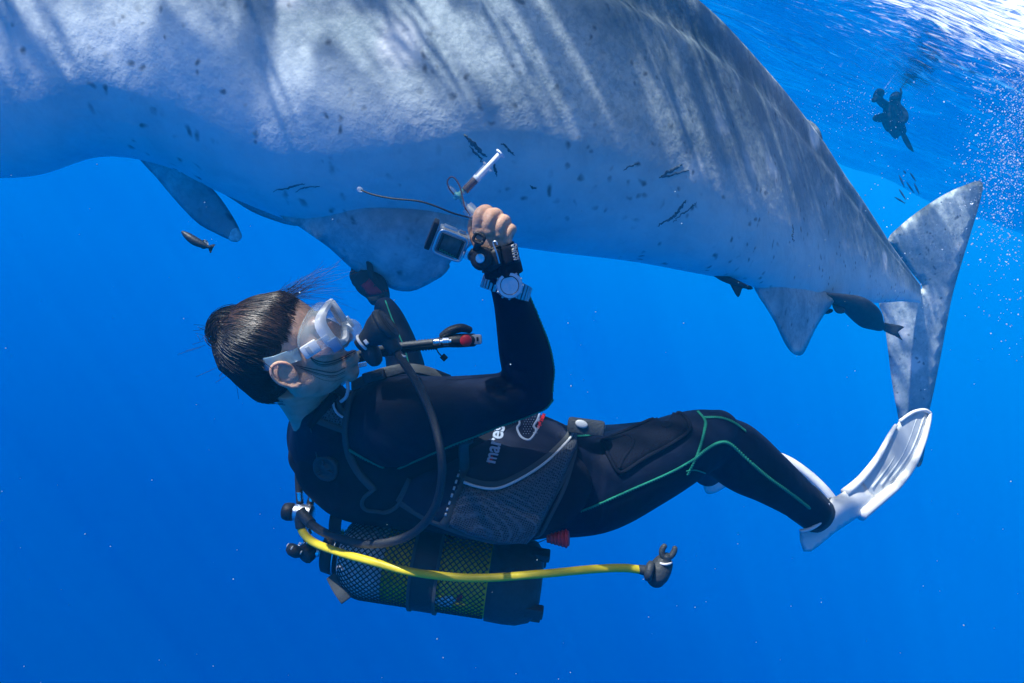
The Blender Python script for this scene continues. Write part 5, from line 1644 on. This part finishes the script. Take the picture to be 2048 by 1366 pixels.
# ---- second swimmer near the surface
FS = 10.5
DARKSUIT = mat('far_swimmer_suit', (0.008, 0.018, 0.035), 0.8, spec=0.1, bump=0.2, bscale=20)
FARSKIN = mat('far_swimmer_skin', (0.55, 0.42, 0.33), 0.6)
SW = empty('person', P(1785, 250, FS), 'distant snorkeller in dark suit and single visible long fin near the foamy surface', 'person')
m = MB()
m.loft([(1790, 208, FS, 11, .11), (1786, 222, FS, 18, .15), (1784, 240, FS, 19, .16), (1786, 256, FS, 14, .14)], 18, 5)
m.loft([(1774, 212, FS, 8, .06), (1764, 205, FS - .15, 8, .055), (1756, 197, FS - .45, 7, .05), (1748, 200, FS - .55, 6, .045)], 12, 5)
m.loft([(1772, 232, FS, 9, .06), (1760, 236, FS - .15, 9, .06), (1750, 236, FS - .2, 7, .05)], 12, 5)
m.loft([(1800, 218, FS, 8, .06), (1809, 228, FS - .05, 7, .055), (1810, 240, FS - .15, 6, .05), (1803, 246, FS - .2, 5, .04)], 12, 5)
m.loft([(1784, 250, FS, 12, .09), (1788, 262, FS + .15, 9, .07), (1792, 272, FS + .4, 6, .055)], 14, 5)
m.loft([(1796, 246, FS, 10, .08), (1801, 254, FS + .1, 9, .07), (1806, 264, FS + .3, 7, .055)], 14, 5)
m.ball(P(1791, 195, FS), (M(11, FS), M(12, FS), .10), RCAM, 3)
remesh(m, 'sw', .022, 4).build('body', DARKSUIT, SW)
MB().box(frame(P(1789, 193, FS - .10), D(.95, .2, 0), D(-.2, .95, .2)), M(17, FS), M(10, FS), .05, .02).build('mask', mat('far_mask', (0.03, 0.05, 0.07), 0.15), SW)
MB().tube([P(1800, 196, FS - .02), P(1803, 186, FS - .02), P(1801, 177, FS)], .014, 8).build('snorkel', DARKSUIT, SW)
slab([(1800, 258), (1808, 262), (1815, 274), (1822, 288), (1828, 304), (1820, 300), (1811, 290), (1803, 274)], FS + .4, .04, 5, 5, smooth_n=2).build('fin', DARKSUIT, SW)
CAMF = empty('camera_housing', P(1755, 193, FS - .45), 'round underwater camera housing held by the distant snorkeller', 'camera')
MB().lathe(P(1755, 193, FS - .38), D(-.25, .1, .95), [(0, M(6, FS)), (.02, M(9, FS)), (.12, M(9, FS)), (.14, M(7, FS)), (.18, M(5, FS)), (.2, .01)], 20).build('housing', DARKSUIT, CAMF)
MB().ball(P(1755, 189, FS - .50), M(3.5, FS), None, 2).build('dome_port', CLEARP, CAMF)

# ---- little fish far off
FISHM = mat('small_fish_scales', (0.05, 0.08, 0.16), 0.35, metal=0.2)
fm = MB()
FDD = 10.0
for (x0, y0, x1, y1) in ((1798, 350, 1809, 375), (1807, 341, 1812, 348), (1820, 345, 1832, 363), (1828, 366, 1839, 389), (1813, 364, 1828, 386), (1798, 378, 1812, 400), (1789, 394, 1811, 407)):
    e = empty('small_fish', P((x0 + x1) / 2, (y0 + y1) / 2, FDD), 'tiny slender fish of the loose school above the shark tail', 'fish', 'school of tiny fish')
    ux, uy = x1 - x0, y1 - y0
    L = math.hypot(ux, uy); ux /= L; uy /= L
    bl = [(x0 + ux * L * t, y0 + uy * L * t, FDD, max(.4, 1.7 * math.sin(math.pi * min(1, t * .9 + .08))), M(max(.3, 1.3 * math.sin(math.pi * min(1, t * .9 + .08))), FDD)) for t in (0, .2, .45, .7, .9)]
    MB().loft(bl, 10, 4).build('body', FISHM, e)
    xa, ya = x0 + ux * L * .86, y0 + uy * L * .86
    slab([(xa, ya), (x1 - uy * 2.6, y1 + ux * 2.6), (x1 - ux * 1.5, y1 - uy * 1.5), (x1 + uy * 2.6, y1 - ux * 2.6)], FDD, .012, 2, 1.5).build('tail_fin', FISHM, e)
    FDD += .12

# ---- bubbles churned down by the tail, and specks drifting in the water
BUB = bpy.data.materials.new('air_bubble'); BUB.use_nodes = True
_n, _l = BUB.node_tree.nodes, BUB.node_tree.links
_p = _n['Principled BSDF']; _p.inputs['Base Color'].default_value = (0.92, 0.95, 0.97, 1); _p.inputs['Roughness'].default_value = 0.1
_t = _n.new('ShaderNodeBsdfTranslucent'); _t.inputs['Color'].default_value = (0.95, 0.97, 1.0, 1)
_m = _n.new('ShaderNodeMixShader'); _m.inputs[0].default_value = 0.6
_l.new(_p.outputs[0], _m.inputs[1]); _l.new(_t.outputs[0], _m.inputs[2])
_l.new(_m.outputs[0], _n['Material Output'].inputs['Surface'])
SPECK = mat('drifting_speck', (0.45, 0.55, 0.58), 0.7)
def balls(items, name, matr, label):
    mb = MB()
    ico = bmesh.new(); bmesh.ops.create_icosphere(ico, subdivisions=1, radius=1.0)
    vs = [v.co.copy() for v in ico.verts]; fs = [tuple(v.index for v in f.verts) for f in ico.faces]; ico.free()
    for c, r in items:
        mb.add([c + v * r for v in vs], fs)
    return tag(mb.build(name, matr), label, None, None, 'stuff')
rnd = random.Random(5)
it = []
for i in range(4600):
    u = rnd.random() ** .7
    x = 2060 - abs(rnd.gauss(0, 1)) * 62 + rnd.gauss(0, 12); y = rnd.uniform(-40, 760) * (1 - .45 * rnd.random())
    x += 20 * math.sin(y * .01)
    if rnd.random() > math.exp(-max(0, y - 330) / 170): continue
    d = rnd.uniform(4.6, 6.4)
    q = P(x, y, d)
    if q.z > -.08 or y < 110 + rnd.random() * 60: continue
    it.append((q, M(rnd.choice((.5, .6, .6, .8, .9, 1.2, 1.7)) * rnd.uniform(.7, 1.2), d)))
for i in range(380):
    x, y, d = 1760 + rnd.gauss(0, 60) - 30, 215 + rnd.gauss(0, 40), FS + rnd.uniform(-.6, .8)
    it.append((P(x, y, d), M(rnd.uniform(.4, 1.0), d)))
for i in range(60):
    x, y, d = 1790 + rnd.gauss(0, 50), 480 + rnd.gauss(0, 120), rnd.uniform(4.5, 6.0)
    it.append((P(x, y, d), M(rnd.uniform(.6, 1.4), d)))
balls(it, 'bubbles', BUB, 'cloud of small white bubbles under the churned surface')
it = []
for i in range(260):
    d = rnd.uniform(.9, 4.5)
    it.append((P(rnd.uniform(0, 2048), rnd.uniform(300, 1366), d), rnd.choice((.0003, .0004, .0006, .0009, .0014)) * rnd.uniform(.7, 1.2) * (0.6 + .4 * d)))
balls(it, 'marine_snow', SPECK, 'fine pale specks drifting in the blue water')
